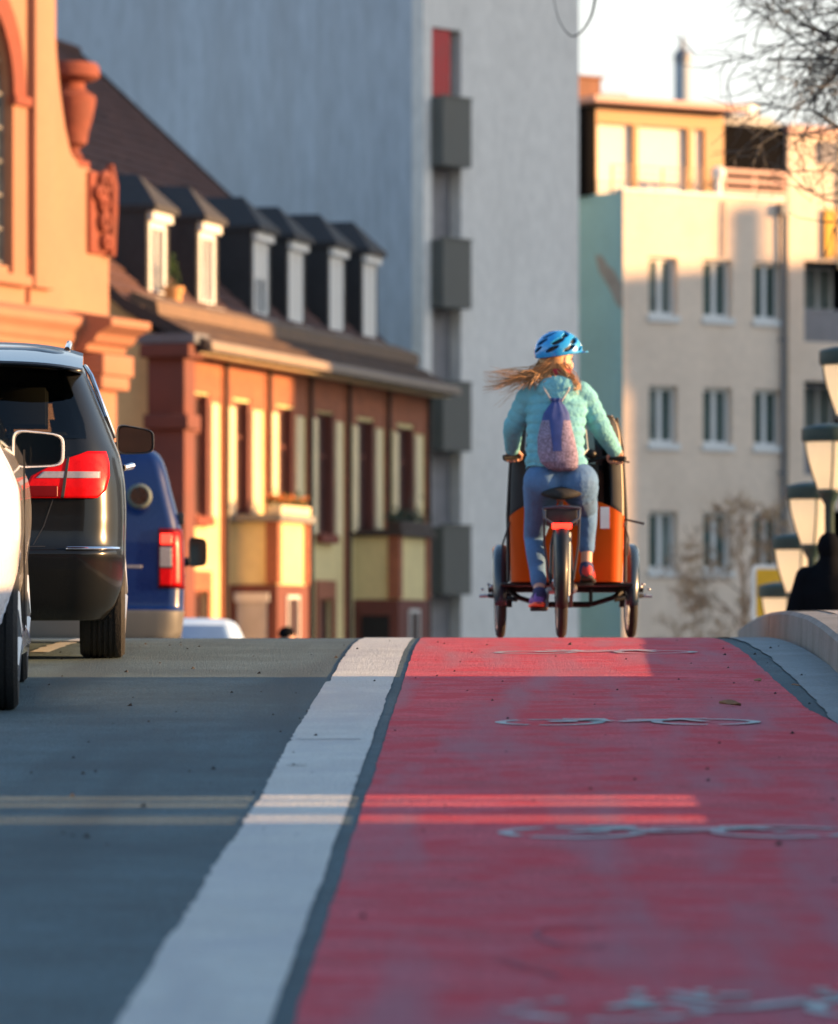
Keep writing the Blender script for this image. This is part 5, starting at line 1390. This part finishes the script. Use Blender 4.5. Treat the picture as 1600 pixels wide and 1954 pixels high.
# jacket with quilted channels
def puff(t, pitch, amp): return 1 + amp * (abs(sin(pi * t / pitch)) ** 0.6 - 0.6)
b = B()
keys = [(1.005, -0.022, 0.225, 0.186, 0.132), (1.05, -0.028, 0.24, 0.180, 0.128), (1.09, -0.032, 0.255, 0.170, 0.122), (1.20, -0.03, 0.295, 0.168, 0.122), (1.32, -0.026, 0.34, 0.176, 0.124), (1.41, -0.022, 0.375, 0.178, 0.115), (1.47, -0.02, 0.395, 0.150, 0.10), (1.52, -0.018, 0.405, 0.105, 0.082), (1.57, -0.016, 0.41, 0.070, 0.07)]
rows = []
for z in np.arange(1.005, 1.571, 0.008):
    v = [np.interp(z, [k[0] for k in keys], [k[j] for k in keys]) for j in range(1, 5)]
    f = puff(z, 0.060, 0.10)
    ring = []
    for k in range(36):
        a = 2 * pi * k / 36; e = 0.82
        ring.append((v[0] + v[2] * f * math.copysign(abs(cos(a)) ** e, cos(a)), v[1] + v[3] * f * math.copysign(abs(sin(a)) ** e, sin(a)), z + 0.010 * sin(a * 2) + 0.005 * sin(3 * a + z * 9)))
    rows.append(ring)
b.loft(rows)
for S_, E_, W_ in ((LS, LE, LW), (RS, RE, RW)):
    S2 = S_ + Vector((0.05 if S_.x < 0 else -0.05, 0, 0.02)); pts, rs = [], []
    seg = [S2, S_, E_, W_ + (W_ - E_) * 0.06]; cum = [0]
    for i in range(3): cum.append(cum[-1] + (seg[i + 1] - seg[i]).length)
    for t in np.arange(0, cum[-1], 0.008):
        i = max(k for k in range(3) if cum[k] <= t + 1e-9); u = (t - cum[i]) / (cum[i + 1] - cum[i])
        pts.append(seg[i].lerp(seg[i + 1], u)); rs.append(np.interp(t, cum, [0.078, 0.074, 0.060, 0.043]) * puff(t, 0.058, 0.13))
    for _ in range(6): pts = [pts[0]] + [(pts[i - 1] + pts[i] * 2 + pts[i + 1]) / 4 for i in range(1, len(pts) - 1)] + [pts[-1]]
    b.tube(pts, rs, 18)
b.ellipsoid((-0.02, 0.315, 1.475), (0.125, 0.075, 0.085), 20, 12); b.ellipsoid((-0.02, 0.285, 1.43), (0.085, 0.05, 0.075), 18, 10)
jk = link('jacket', fuse(b, 0.0065, 2), 'jacket', rider)
# jeans
b = B()
b.ellipsoid((-0.005, 0.235, 0.985), (0.178, 0.125, 0.105), 20, 12)
for H_, K_, A_, sg in ((LH, LK, LA, -1), (RH, RK, RA_, 1)):
    b.ellipsoid((sg * 0.098, 0.195, 0.925), (0.126, 0.12, 0.118), 18, 12)
    limb(b, [H_ + Vector((sg * 0.01, 0.0, -0.01)), H_.lerp(K_, 0.5), K_], [0.116, 0.088, 0.064], 18)
    E_ = A_ + (K_ - A_) * (0.16 if sg < 0 else 0.30)
    limb(b, [K_, K_.lerp(E_, 0.35) + Vector((0, -0.02, 0)), E_.lerp(K_, 0.25), E_], [0.062, 0.060, 0.050, 0.048], 18)
link('jeans', fuse(b, 0.007, 4), 'jeans', rider)
b = B(); b.lathe([(0.075, 1.555), (0.085, 1.57), (0.082, 1.60), (0.066, 1.605)], 20, (-0.016, 0.41, 0)); b.build('scarf', 'scarf', rider, smooth=True)
# shoes
def shoe(A_, heel, toe, upper, sole, label=None):
    heel, toe = Vector(heel), Vector(toe); d = (toe - heel).normalized(); u = Vector((1, 0, 0)); w = u.cross(d).normalized()
    if w.z < 0: w = -w
    L = (toe - heel).length; rows = []
    for t, hw, hh, lift in ((0, 0.016, 0.020, 0.018), (0.04, 0.030, 0.040, 0.034), (0.16, 0.037, 0.052, 0.046), (0.34, 0.038, 0.046, 0.042), (0.55, 0.044, 0.034, 0.034), (0.78, 0.046, 0.025, 0.027), (0.93, 0.034, 0.018, 0.022), (1.0, 0.012, 0.008, 0.016)):
        c = heel + d * L * t + w * lift
        rows.append([c + u * hw * cos(2 * pi * k / 20) + w * hh * sin(2 * pi * k / 20) for k in range(20)])
    s = B().loft(rows).build('shoe', upper, rider, smooth=True)
    rows = []
    for t, hw in ((0, 0.018), (0.03, 0.032), (0.16, 0.040), (0.34, 0.036), (0.55, 0.045), (0.78, 0.050), (0.93, 0.038), (1.02, 0.012)):
        c = heel + d * L * t; ring = []
        for k in range(16):
            a = 2 * pi * k / 16; ring.append(c + u * hw * math.copysign(abs(cos(a)) ** 0.6, cos(a)) + w * 0.013 * math.copysign(abs(sin(a)) ** 0.6, sin(a)))
        rows.append(ring)
    B().loft(rows).build('sole', sole, s, smooth=True, ang=60)
    B().capsule(A_ + Vector((0, -0.008, -0.035)), A_ + Vector((0, -0.006, -0.012)), 0.045, 0.040).build('sock', 'sock_navy', s, smooth=True)
shoe(LA, (-0.128, 0.245, 0.205), (-0.145, 0.505, 0.190), 'shoe_purple', 'shoe_sole')
shoe(RA_, (0.160, 0.490, 0.370), (0.172, 0.745, 0.335), 'shoe_red', 'sole_black')
# helmet: outer shell with vents over a black liner, small peak
hc = HC + Vector((0.0, -0.005, 0.055)); HRm = Matrix.Rotation(HY, 3, 'Z') @ Matrix.Rotation(radians(4), 3, 'X')
def hpt(lon, lat, s): return hc + HRm @ Vector((0.112 * s * cos(lat) * cos(lon), 0.134 * s * cos(lat) * sin(lon), 0.108 * s * sin(lat)))
vents = []
for (la, n_, w_, h_, o_) in ((0.10, 8, 0.29, 0.105, 0.0), (0.48, 7, 0.33, 0.135, 0.4), (0.88, 5, 0.42, 0.14, 0.1), (1.24, 3, 0.55, 0.11, 0.5)):
    for kk in range(n_): vents.append((2 * pi * kk / n_ + o_, la, w_, h_))
b = B(); nl, nt = 150, 60; g = {}
def in_vent(lon, lat):
    for (a, c, w, h) in vents:
        dl = (lon - a + pi) % (2 * pi) - pi
        x_, y_ = dl * cos(min(lat, 1.25)) / cos(min(c, 1.25)) , (lat - c) - dl * 0.42
        if (x_ / w) ** 2 + (y_ / h) ** 2 < 1: return True
    return False
for j in range(nt):
    for i in range(nl):
        lo, la = 2 * pi * i / nl, -0.20 + (1.5 + 0.20) * j / (nt - 1)
        low = -0.20 + 0.10 * sin(lo)
        la2 = low + (1.56 - low) * j / (nt - 1)
        g[(i, j)] = len(b.v); b.v.append(tuple(hpt(lo, la2, 1.0)))
        g[('m', i, j)] = in_vent(lo, la2)
for j in range(nt - 1):
    for i in range(nl):
        k = (i + 1) % nl
        if sum(g[('m', a, c)] for a, c in ((i, j), (k, j), (k, j + 1), (i, j + 1))) >= 2: continue
        b.f.append((g[(i, j)], g[(k, j)], g[(k, j + 1)], g[(i, j + 1)]))
hel = b.build('helmet', 'helmet_blue', rider, smooth=True, fix=False)
md = hel.modifiers.new('t', 'SOLIDIFY'); md.thickness = 0.016; md.offset = 1
b = B(); rows = []
for la in np.linspace(-0.14, 1.55, 16): rows.append([hpt(2 * pi * k / 40, la, 0.965) for k in range(40)])
b.loft(rows); b.build('liner', 'helmet_black', hel, smooth=True)
b = B(); rows = []
for k in range(13):
    a = pi / 2 - 0.75 + 1.5 * k / 12; q = hpt(a, -0.06, 1.08); dirv = (HRm @ Vector((cos(a), sin(a), 0))).normalized(); L = 0.048 * cos((a - pi / 2) * 1.2)
    rows.append([q, q + dirv * L + Vector((0, 0, -0.004)), q + dirv * L + Vector((0, 0, -0.010)), q + Vector((0, 0, -0.012))])
b.loft(rows); b.build('peak', 'helmet_blue', hel, smooth=True)
b = B()
for sg in (-1, 1):
    b.tube([hpt(pi / 2 + sg * 1.5, -0.1, 0.97), HC + HR @ Vector((sg * 0.082, 0.02, -0.03)), HC + HR @ Vector((sg * 0.05, 0.05, -0.10)), HC + HR @ Vector((0, 0.055, -0.112))], 0.005, 6)
b.build('chin_strap', 'helmet_black', hel)
# hair: a cap under the helmet and long strands blown to the left
b = B(); r = random.Random(21)
b.ellipsoid(HC + HR @ Vector((0, -0.03, -0.005)), (0.084, 0.090, 0.095), 16, 10, HR)
def strand(p0, p1, p2, p3, w, n=10):
    pts = []
    for k in range(n + 1):
        t = k / n; q = p0 * (1 - t)**3 + p1 * 3 * t * (1 - t)**2 + p2 * 3 * t * t * (1 - t) + p3 * t**3
        wv = t * t * 0.020; pts.append(q + Vector((0, wv * sin(7 * t + p3.x * 40), wv * sin(9 * t + p3.z * 60))))
    b.tube(pts, [w * (1 - 0.75 * (k / n) ** 1.5) for k in range(n + 1)], 4, True)
for i in range(240):
    p0 = HC + HR @ Vector((r.uniform(-0.075, 0.06), -0.085 + r.uniform(-0.012, 0.03), r.uniform(-0.085, 0.015)))
    L = r.random() ** 0.7; zz = r.gauss(0, 1)
    p3 = Vector((-0.15 - 0.32 * L, 0.36 + r.gauss(0, 0.06), 1.548 + zz * 0.034 - 0.13 * r.random() ** 2.2 * (1 if r.random() < .6 else 0.2)))
    p1 = p0 + Vector((-0.03, -0.03, -0.03)); p2 = Vector((-0.13 - 0.10 * L, 0.33, 1.545 + zz * 0.018))
    strand(p0, p1, p2, p3, r.uniform(0.0012, 0.0030))
for i in range(90):
    p0 = HC + HR @ Vector((r.uniform(-0.05, 0.085), -0.05 + r.uniform(-0.02, 0.05), r.uniform(-0.075, 0.0)))
    p3 = Vector((0.085 + r.gauss(0, 0.016), 0.30 + r.gauss(0, 0.02), 1.445 + r.uniform(-0.015, 0.05)))
    strand(p0, p0 + Vector((0.03, -0.02, -0.05)), p3 + Vector((0.01, -0.01, 0.09)), p3, r.uniform(0.003, 0.005), 8)
for i in range(70):
    p0 = HC + HR @ Vector((r.uniform(-0.07, 0.04), -0.075, r.uniform(-0.08, -0.02)))
    p3 = Vector((-0.10 + r.gauss(0, 0.05), 0.285 + r.gauss(0, 0.015), 1.49 + r.uniform(-0.03, 0.05)))
    strand(p0, p0 + Vector((0.0, -0.02, -0.05)), p3 + Vector((0.02, -0.01, 0.05)), p3, r.uniform(0.003, 0.005), 8)
b.build('hair', 'hair', rider, smooth=True)
# drawstring bag on her back
bag = thing('drawstring_bag', 'speckled grey-purple drawstring bag with navy top on the rider\'s back', 'bag', T0)
b = B(); rows = []
BK = [(0.985, 0.020, 0.045, 0.020), (0.998, 0.010, 0.085, 0.050), (1.04, -0.012, 0.112, 0.072), (1.10, -0.022, 0.118, 0.080), (1.18, -0.028, 0.110, 0.076), (1.26, -0.028, 0.092, 0.064), (1.33, -0.026, 0.073, 0.050), (1.372, -0.024, 0.048, 0.034), (1.398, -0.024, 0.028, 0.022), (1.415, -0.024, 0.040, 0.030), (1.422, -0.024, 0.036, 0.026)]
for z in np.linspace(0.985, 1.422, 56):
    v = [np.interp(z, [k[0] for k in BK], [k[j] for k in BK]) for j in (1, 2, 3)]
    yb = np.interp(z, [0.98, 1.2, 1.42], [0.095, 0.150, 0.245]); ring = []
    fold = 0.10 * max(0, (z - 1.27) / 0.13)
    for k in range(40):
        a = 2 * pi * k / 40; f = 1 + fold * sin(9 * a) + 0.025 * sin(3 * a + 14 * z)
        ring.append((v[0] + v[1] * f * math.copysign(abs(cos(a)) ** .8, cos(a)), yb - v[2] * 0.3 + v[2] * f * math.copysign(abs(sin(a)) ** .8, sin(a)), z + 0.05 * (v[0] * 0 + cos(a) * v[1]) * (1 if z < 1.1 else 0)))
    rows.append(ring)
cutk = 38
B().loft(rows[:cutk + 1], True, True).build('sack', 'bag_grey', bag, smooth=True)
B().loft(rows[cutk:], True, True).build('gathered_top', 'bag_navy', bag, smooth=True)
b = B(); pan = []
for q in range(30):
    t = q / 29; z = 1.10 + 0.232 * t; half = 0.16 + 0.42 * t ** 2.2
    v = [np.interp(z, [k[0] for k in BK], [k[j] for k in BK]) for j in (1, 2, 3)]; yb = np.interp(z, [0.98, 1.2, 1.42], [0.095, 0.150, 0.245]); fold = 0.10 * max(0, (z - 1.27) / 0.13); ring = []
    for u in np.linspace(-1, 1, 15):
        a = 1.5 * pi + u * half; f = 1 + fold * sin(9 * a) + 0.025 * sin(3 * a + 14 * z)
        ring.append((v[0] + v[1] * f * math.copysign(abs(cos(a)) ** .8, cos(a)), yb - v[2] * 0.3 + v[2] * f * math.copysign(abs(sin(a)) ** .8, sin(a)) - 0.004, z))
    pan.append(ring)
b.loft(pan, False, False)
b.build('navy_yoke', 'bag_navy', bag, smooth=True, fix=False)
b = B()
for sg in (-1, 1):
    b.tube([(-0.024 + sg * 0.03, 0.225, 1.405), (-0.024 + sg * 0.07, 0.235, 1.47), (-0.024 + sg * 0.095, 0.33, 1.535), (-0.024 + sg * 0.11, 0.45, 1.50), (-0.024 + sg * 0.17, 0.44, 1.30), (-0.024 + sg * 0.185, 0.28, 1.12), (-0.024 + sg * 0.105, 0.12, 1.03)], 0.005, 6)
b.build('cord', 'cord', bag, smooth=True)

def standing(name, label, loc, rz, h, coat, trs, hood, step=0.16):
    """adult seen from behind; local y is the way the person faces"""
    t = thing(name, label, 'person', loc, rz); k = h / 1.75
    V = lambda x, y, z: Vector((x * k, y * k, z * k))
    b = B(); hc_ = V(0, 0.02, 1.62); R = head(b, hc_, radians(-12), k)
    limb(b, [V(0, 0, 1.40), V(0, 0.01, 1.56)], [0.06 * k, 0.052 * k])
    limb(b, [V(0, 0, 0.95), V(0, -0.01, 1.2), V(0, -0.01, 1.36)], [0.13 * k, 0.12 * k, 0.13 * k]); b.ellipsoid(V(0, 0, 1.40), (0.18 * k, 0.09 * k, 0.07 * k))
    for sg in (-1, 1):
        limb(b, [V(sg * 0.19, 0, 1.41), V(sg * 0.25, -0.02, 1.13), V(sg * 0.25, 0.09, 0.90)], [0.05 * k, 0.042 * k, 0.03 * k])
        w = V(sg * 0.25, 0.09, 0.90); b.ellipsoid(w + V(0, 0.015, -0.06), (0.018 * k, 0.038 * k, 0.05 * k))
        for f, L in enumerate((0.85, 1, 0.95, 0.75)):
            p = w + V(0, 0.045 - 0.02 * f, -0.10); limb(b, [p, p + V(-sg * 0.006, 0.006, -0.035 * L), p + V(-sg * 0.02, 0.012, -0.065 * L)], [0.010 * k, 0.009 * k, 0.007 * k], 8)
        limb(b, [w + V(0, 0.05, -0.04), w + V(-sg * 0.01, 0.075, -0.075), w + V(-sg * 0.015, 0.075, -0.10)], [0.012 * k, 0.010 * k, 0.008 * k], 8)
        limb(b, [V(sg * 0.09, 0, 0.92), V(sg * 0.10, 0.03 + sg * step * 0.5, 0.50), V(sg * 0.10, sg * step, 0.10)], [0.085 * k, 0.06 * k, 0.04 * k])
    link('body', fuse(b, 0.0085 * k, 3), 'skin', t); eyes(t, hc_, R, k)
    b = B(); rows = []
    for z, hw, hd, y in ((0.72, 0.215, 0.145, -0.01), (0.9, 0.22, 0.15, -0.01), (1.1, 0.225, 0.15, -0.015), (1.28, 0.24, 0.155, -0.02), (1.39, 0.225, 0.135, -0.01), (1.46, 0.15, 0.105, 0.0), (1.52, 0.09, 0.085, 0.005)):
        rows.append([V(hw * cos(2 * pi * q / 28), y + hd * sin(2 * pi * q / 28), z + 0.01 * sin(q)) for q in range(28)])
    b.loft(rows)
    for sg in (-1, 1): limb(b, [V(sg * 0.18, 0, 1.40), V(sg * 0.272, -0.03, 1.12), V(sg * 0.262, 0.08, 0.90)], [0.088 * k, 0.078 * k, 0.058 * k])
    if hood:
        b.ellipsoid(hc_ + V(0, -0.025, 0.02), (0.094 * k, 0.108 * k, 0.122 * k), 20, 12); limb(b, [V(0, -0.03, 1.42), V(0, -0.01, 1.56)], [0.11 * k, 0.078 * k])
    link('hooded_coat' if hood else 'coat', fuse(b, 0.012 * k, 4), coat, t)
    if not hood:
        b = B(); b.ellipsoid(hc_ + V(0, -0.02, 0.045), (0.086 * k, 0.102 * k, 0.085 * k), 18, 10); b.build('hair', 'black_coat', t, smooth=True)
    b = B(); b.ellipsoid(V(0, 0, 0.90), (0.17 * k, 0.12 * k, 0.12 * k), 18, 10)
    for sg in (-1, 1): limb(b, [V(sg * 0.09, 0, 0.90), V(sg * 0.10, 0.03 + sg * step * 0.5, 0.50), V(sg * 0.10, sg * step, 0.10)], [0.105 * k, 0.08 * k, 0.062 * k])
    link('trousers', fuse(b, 0.012 * k, 4), trs, t)
    for sg in (-1, 1):
        b = B(); b.ellipsoid(V(sg * 0.10, sg * step + 0.06, 0.045), (0.048 * k, 0.14 * k, 0.05 * k), 16, 8); b.build('shoe', 'sole_black', t, smooth=True)
    return t
standing('person', 'person in a black hooded coat walking away beside the lanterns', (2.55, 40.0, stair_z(40.0)), 0.0, 1.64, 'black_coat', 'grey_trousers', True)
standing('person', 'distant pedestrian with black hair crossing the street beyond the crest', (-2.36, 62.5, prof(62.5)), radians(-60), 1.76, 'grey_trousers', 'grey_trousers', False)

# ------------------------------------------------------------------ lanterns beside the stairs
lm = thing('street_lamp', '', 'street lamp', (2.97, 44, 0), 0.0, 'green lanterns stepping down beside the stairs')
b = B(); b.lathe([(0.12, 0.0), (0.12, 0.10), (0.085, 0.16), (0.075, 0.55), (0.055, 0.62), (0.045, 1.2), (0.042, 3.14), (0.065, 3.18), (0.095, 3.24)], 16); b.build('post', 'lamp_green', lm, smooth=True, ang=35)
GP = [(0.098, 3.262), (0.118, 3.33), (0.150, 3.42), (0.180, 3.52), (0.200, 3.61), (0.209, 3.685)]
lt = B().lathe(GP, 36).build('lantern', 'milk_glass', lm, smooth=True)
b = B()
for k in range(4):
    a = -pi / 2 + 2 * pi * k / 4 + 0.06
    b.tube([((r_ + 0.004) * cos(a), (r_ + 0.004) * sin(a), z) for r_, z in GP], 0.009, 6)
b.lathe([(0.09, 3.235), (0.112, 3.25), (0.112, 3.275), (0.09, 3.28)], 24)
b.build('glazing_bars', 'lamp_green', lt)
b = B(); b.lathe([(0.20, 3.688), (0.236, 3.69), (0.244, 3.71), (0.244, 3.80), (0.232, 3.812), (0.16, 3.832), (0.08, 3.846), (0.03, 3.85), (0.0, 3.851)], 36); b.build('cap', 'lamp_green', lm, smooth=True, ang=35)
LAMPS = [(44.0, 2.36, 'nearest and topmost green lantern, half cut off by the photo edge'), (46.5, 1.82, 'second green lantern from the top, with dark post below its glass'), (49.0, 1.385, 'third green lantern from the top, just above the hooded head'), (51.5, 0.965, 'fourth green lantern from the top, touching the black hooded shoulder'), (54.0, 0.52, 'lowest green lantern, in front of the yellow sign')]
for i, (y, zt, lab) in enumerate(LAMPS):
    p = (2.97, y, zt - 3.80)
    if i == 0: lm.location = p; lm['label'] = lab
    else: dup(lm, p, 0.04 * i, lab)

# ------------------------------------------------------------------ yellow road sign
sg_ = thing('road_sign', 'yellow road sign with rounded white border behind the lowest lanterns', 'sign', (3.60, 66, STREET))
def rrect(x0, x1, z0, z1, r, n=6):
    P = []
    for cx_, cz_, a0 in ((x1 - r, z0 + r, -pi / 2), (x1 - r, z1 - r, 0), (x0 + r, z1 - r, pi / 2), (x0 + r, z0 + r, pi)):
        P += [(cx_ + r * cos(a0 + pi / 2 * k / n), cz_ + r * sin(a0 + pi / 2 * k / n)) for k in range(n + 1)]
    return P
B().slab(rrect(-0.345, 0.345, 2.40, 3.11, 0.07), [], 0.0, 0.02).build('panel', 'sign_white', sg_)
B().slab(rrect(-0.29, 0.29, 2.455, 3.055, 0.03), [], -0.004, -0.001).build('yellow_field', 'sign_yellow', sg_)
b = B(); b.slab([(-0.10, 2.55), (-0.05, 2.55), (-0.05, 2.80), (0.0, 2.80), (-0.075, 2.90), (-0.15, 2.80), (-0.10, 2.80)], [], -0.007, -0.0045); b.build('arrow', 'black_print', sg_)
B().lathe([(0.03, 0), (0.03, 3.0)], 12, (0, 0.06, 0)).build('post', 'galvanised', sg_, smooth=True)

# ------------------------------------------------------------------ bare trees
def bare_tree(name, label, base, h, spread, seed, m, limbs, depth, first=0.35, leaves=None, droop=0.0, tw=0.006, lens=0.62, toward=None):
    r = random.Random(seed); t = thing(name, label, 'tree', base)
    tr, lb, tg = B(), B(), B(); lf = B()
    def grow(p, d, L, rad, lev, maxlev):
        n = 5; pts = [p]; dd = d.copy()
        for i in range(n):
            dd = (dd + Vector((r.gauss(0, .17), r.gauss(0, .17), r.gauss(0, .13) - droop * 0.06 * lev))).normalized(); pts.append(pts[-1] + dd * L / n)
        rs = [rad * (1 - 0.5 * i / n) for i in range(n + 1)]
        (lb if lev <= 2 else tg).tube(pts, rs, 7 if lev <= 1 else 4 if lev <= 2 else 3, False)
        if lev >= maxlev:
            if leaves:
                for _ in range(leaves):
                    q = pts[r.randint(1, n)] + Vector((r.gauss(0, .02), r.gauss(0, .02), r.gauss(0, .02))); s = r.uniform(.02, .05); u = Vector((r.gauss(0, 1), r.gauss(0, 1), r.gauss(0, 1))).normalized(); v = u.orthogonal().normalized()
                    lf.add([q - u * s, q - v * s * .5, q + u * s, q + v * s * .5], [(0, 1, 2, 3)])
            return
        k = r.randint(3, 4) if lev < maxlev - 1 else r.randint(3, 5)
        for i in range(k):
            j = r.randint(2, n); q = pts[j]
            a = r.uniform(0.35, 0.95); ax = dd.orthogonal().normalized(); ax.rotate(__import__('mathutils').Quaternion(dd, r.uniform(0, 2 * pi)))
            nd = (dd * cos(a) + ax * sin(a)).normalized()
            if lev < 2: nd = (nd + Vector((0, 0, 0.18))).normalized()
            grow(q, nd, L * r.uniform(lens - 0.1, lens + 0.1), max(tw, rs[j] * 0.74), lev + 1, maxlev)
    pts = [Vector((0, 0, 0))]
    for i in range(8): pts.append(pts[-1] + Vector((r.gauss(0, .03) * h / 8, r.gauss(0, .03) * h / 8, h * 0.75 / 8)))
    R0 = h * 0.016
    tr.tube(pts, [R0 * (1.25 if i == 0 else 1 - 0.07 * i) for i in range(9)], 12)
    for i in range(limbs):
        f = first + (1 - first) * i / (limbs - 1); q = pts[0].lerp(pts[-1], f); k = min(7, int(f * 8)); q = pts[k].lerp(pts[k + 1], f * 8 - k)
        a = i * 2.4 + r.uniform(-.4, .4)
        if toward is not None and i % 2 == 0: a = toward + r.uniform(-0.7, 0.7)
        el = 0.25 + 0.75 * (f - first) / (1 - first)
        grow(q, Vector((cos(a) * (1 - 0.5 * el), sin(a) * (1 - 0.5 * el), el)).normalized(), spread * (1.05 - 0.35 * (f - first)), R0 * 0.24, 1, depth)
    tr.build('trunk', m, t, smooth=True); lb.build('limbs', m, t, smooth=True, fix=False)
    o = tg.build('crown', m, t, fix=False)
    if leaves: lf.build('dry_leaves', 'ochre_leaf', t, fix=False)
    return t
t1 = bare_tree('bare_tree', 'tall leafless tree with dense dark twigs at the upper right', (5.55, 46, -6.4), 15.6, 1.95, 14, 'bark', 42, 5, 0.86, droop=0.15, tw=0.0048, toward=pi, lens=0.58)
def curve(P, n=6):
    P = [Vector(p) for p in P]; out = []
    for i in range(len(P) - 1):
        a, b_, c_, d_ = P[max(i - 1, 0)], P[i], P[i + 1], P[min(i + 2, len(P) - 1)]
        for k in range(n):
            t = k / n; out.append(0.5 * ((2 * b_) + (c_ - a) * t + (2 * a - 5 * b_ + 4 * c_ - d_) * t * t + (3 * b_ - a - 3 * c_ + d_) * t**3))
    return out + [P[-1]]
_tw = curve([Vector(p) - Vector((5.55, 46, -6.4)) for p in ((5.0, 46, 3.2), (4.2, 45.5, 6.2), (2.6, 45, 7.2), (1.5, 45, 6.6), (0.98, 45, 5.6), (0.86, 45, 5.22), (0.72, 45, 5.07), (0.60, 45, 5.2), (0.54, 45, 5.45))])
b = B(); b.tube(_tw, [0.03 * (1 - i / len(_tw)) ** 1.5 + 0.003 for i in range(len(_tw))], 6)
b.build('long_twig', 'bark', t1, smooth=True)
bare_tree('small_tree', 'small bare tree with ochre twigs in front of the cream facade', (4.75, 100, STREET), 4.8, 1.15, 5, 'bark_tan', 16, 5, 0.18, leaves=1, tw=0.008)
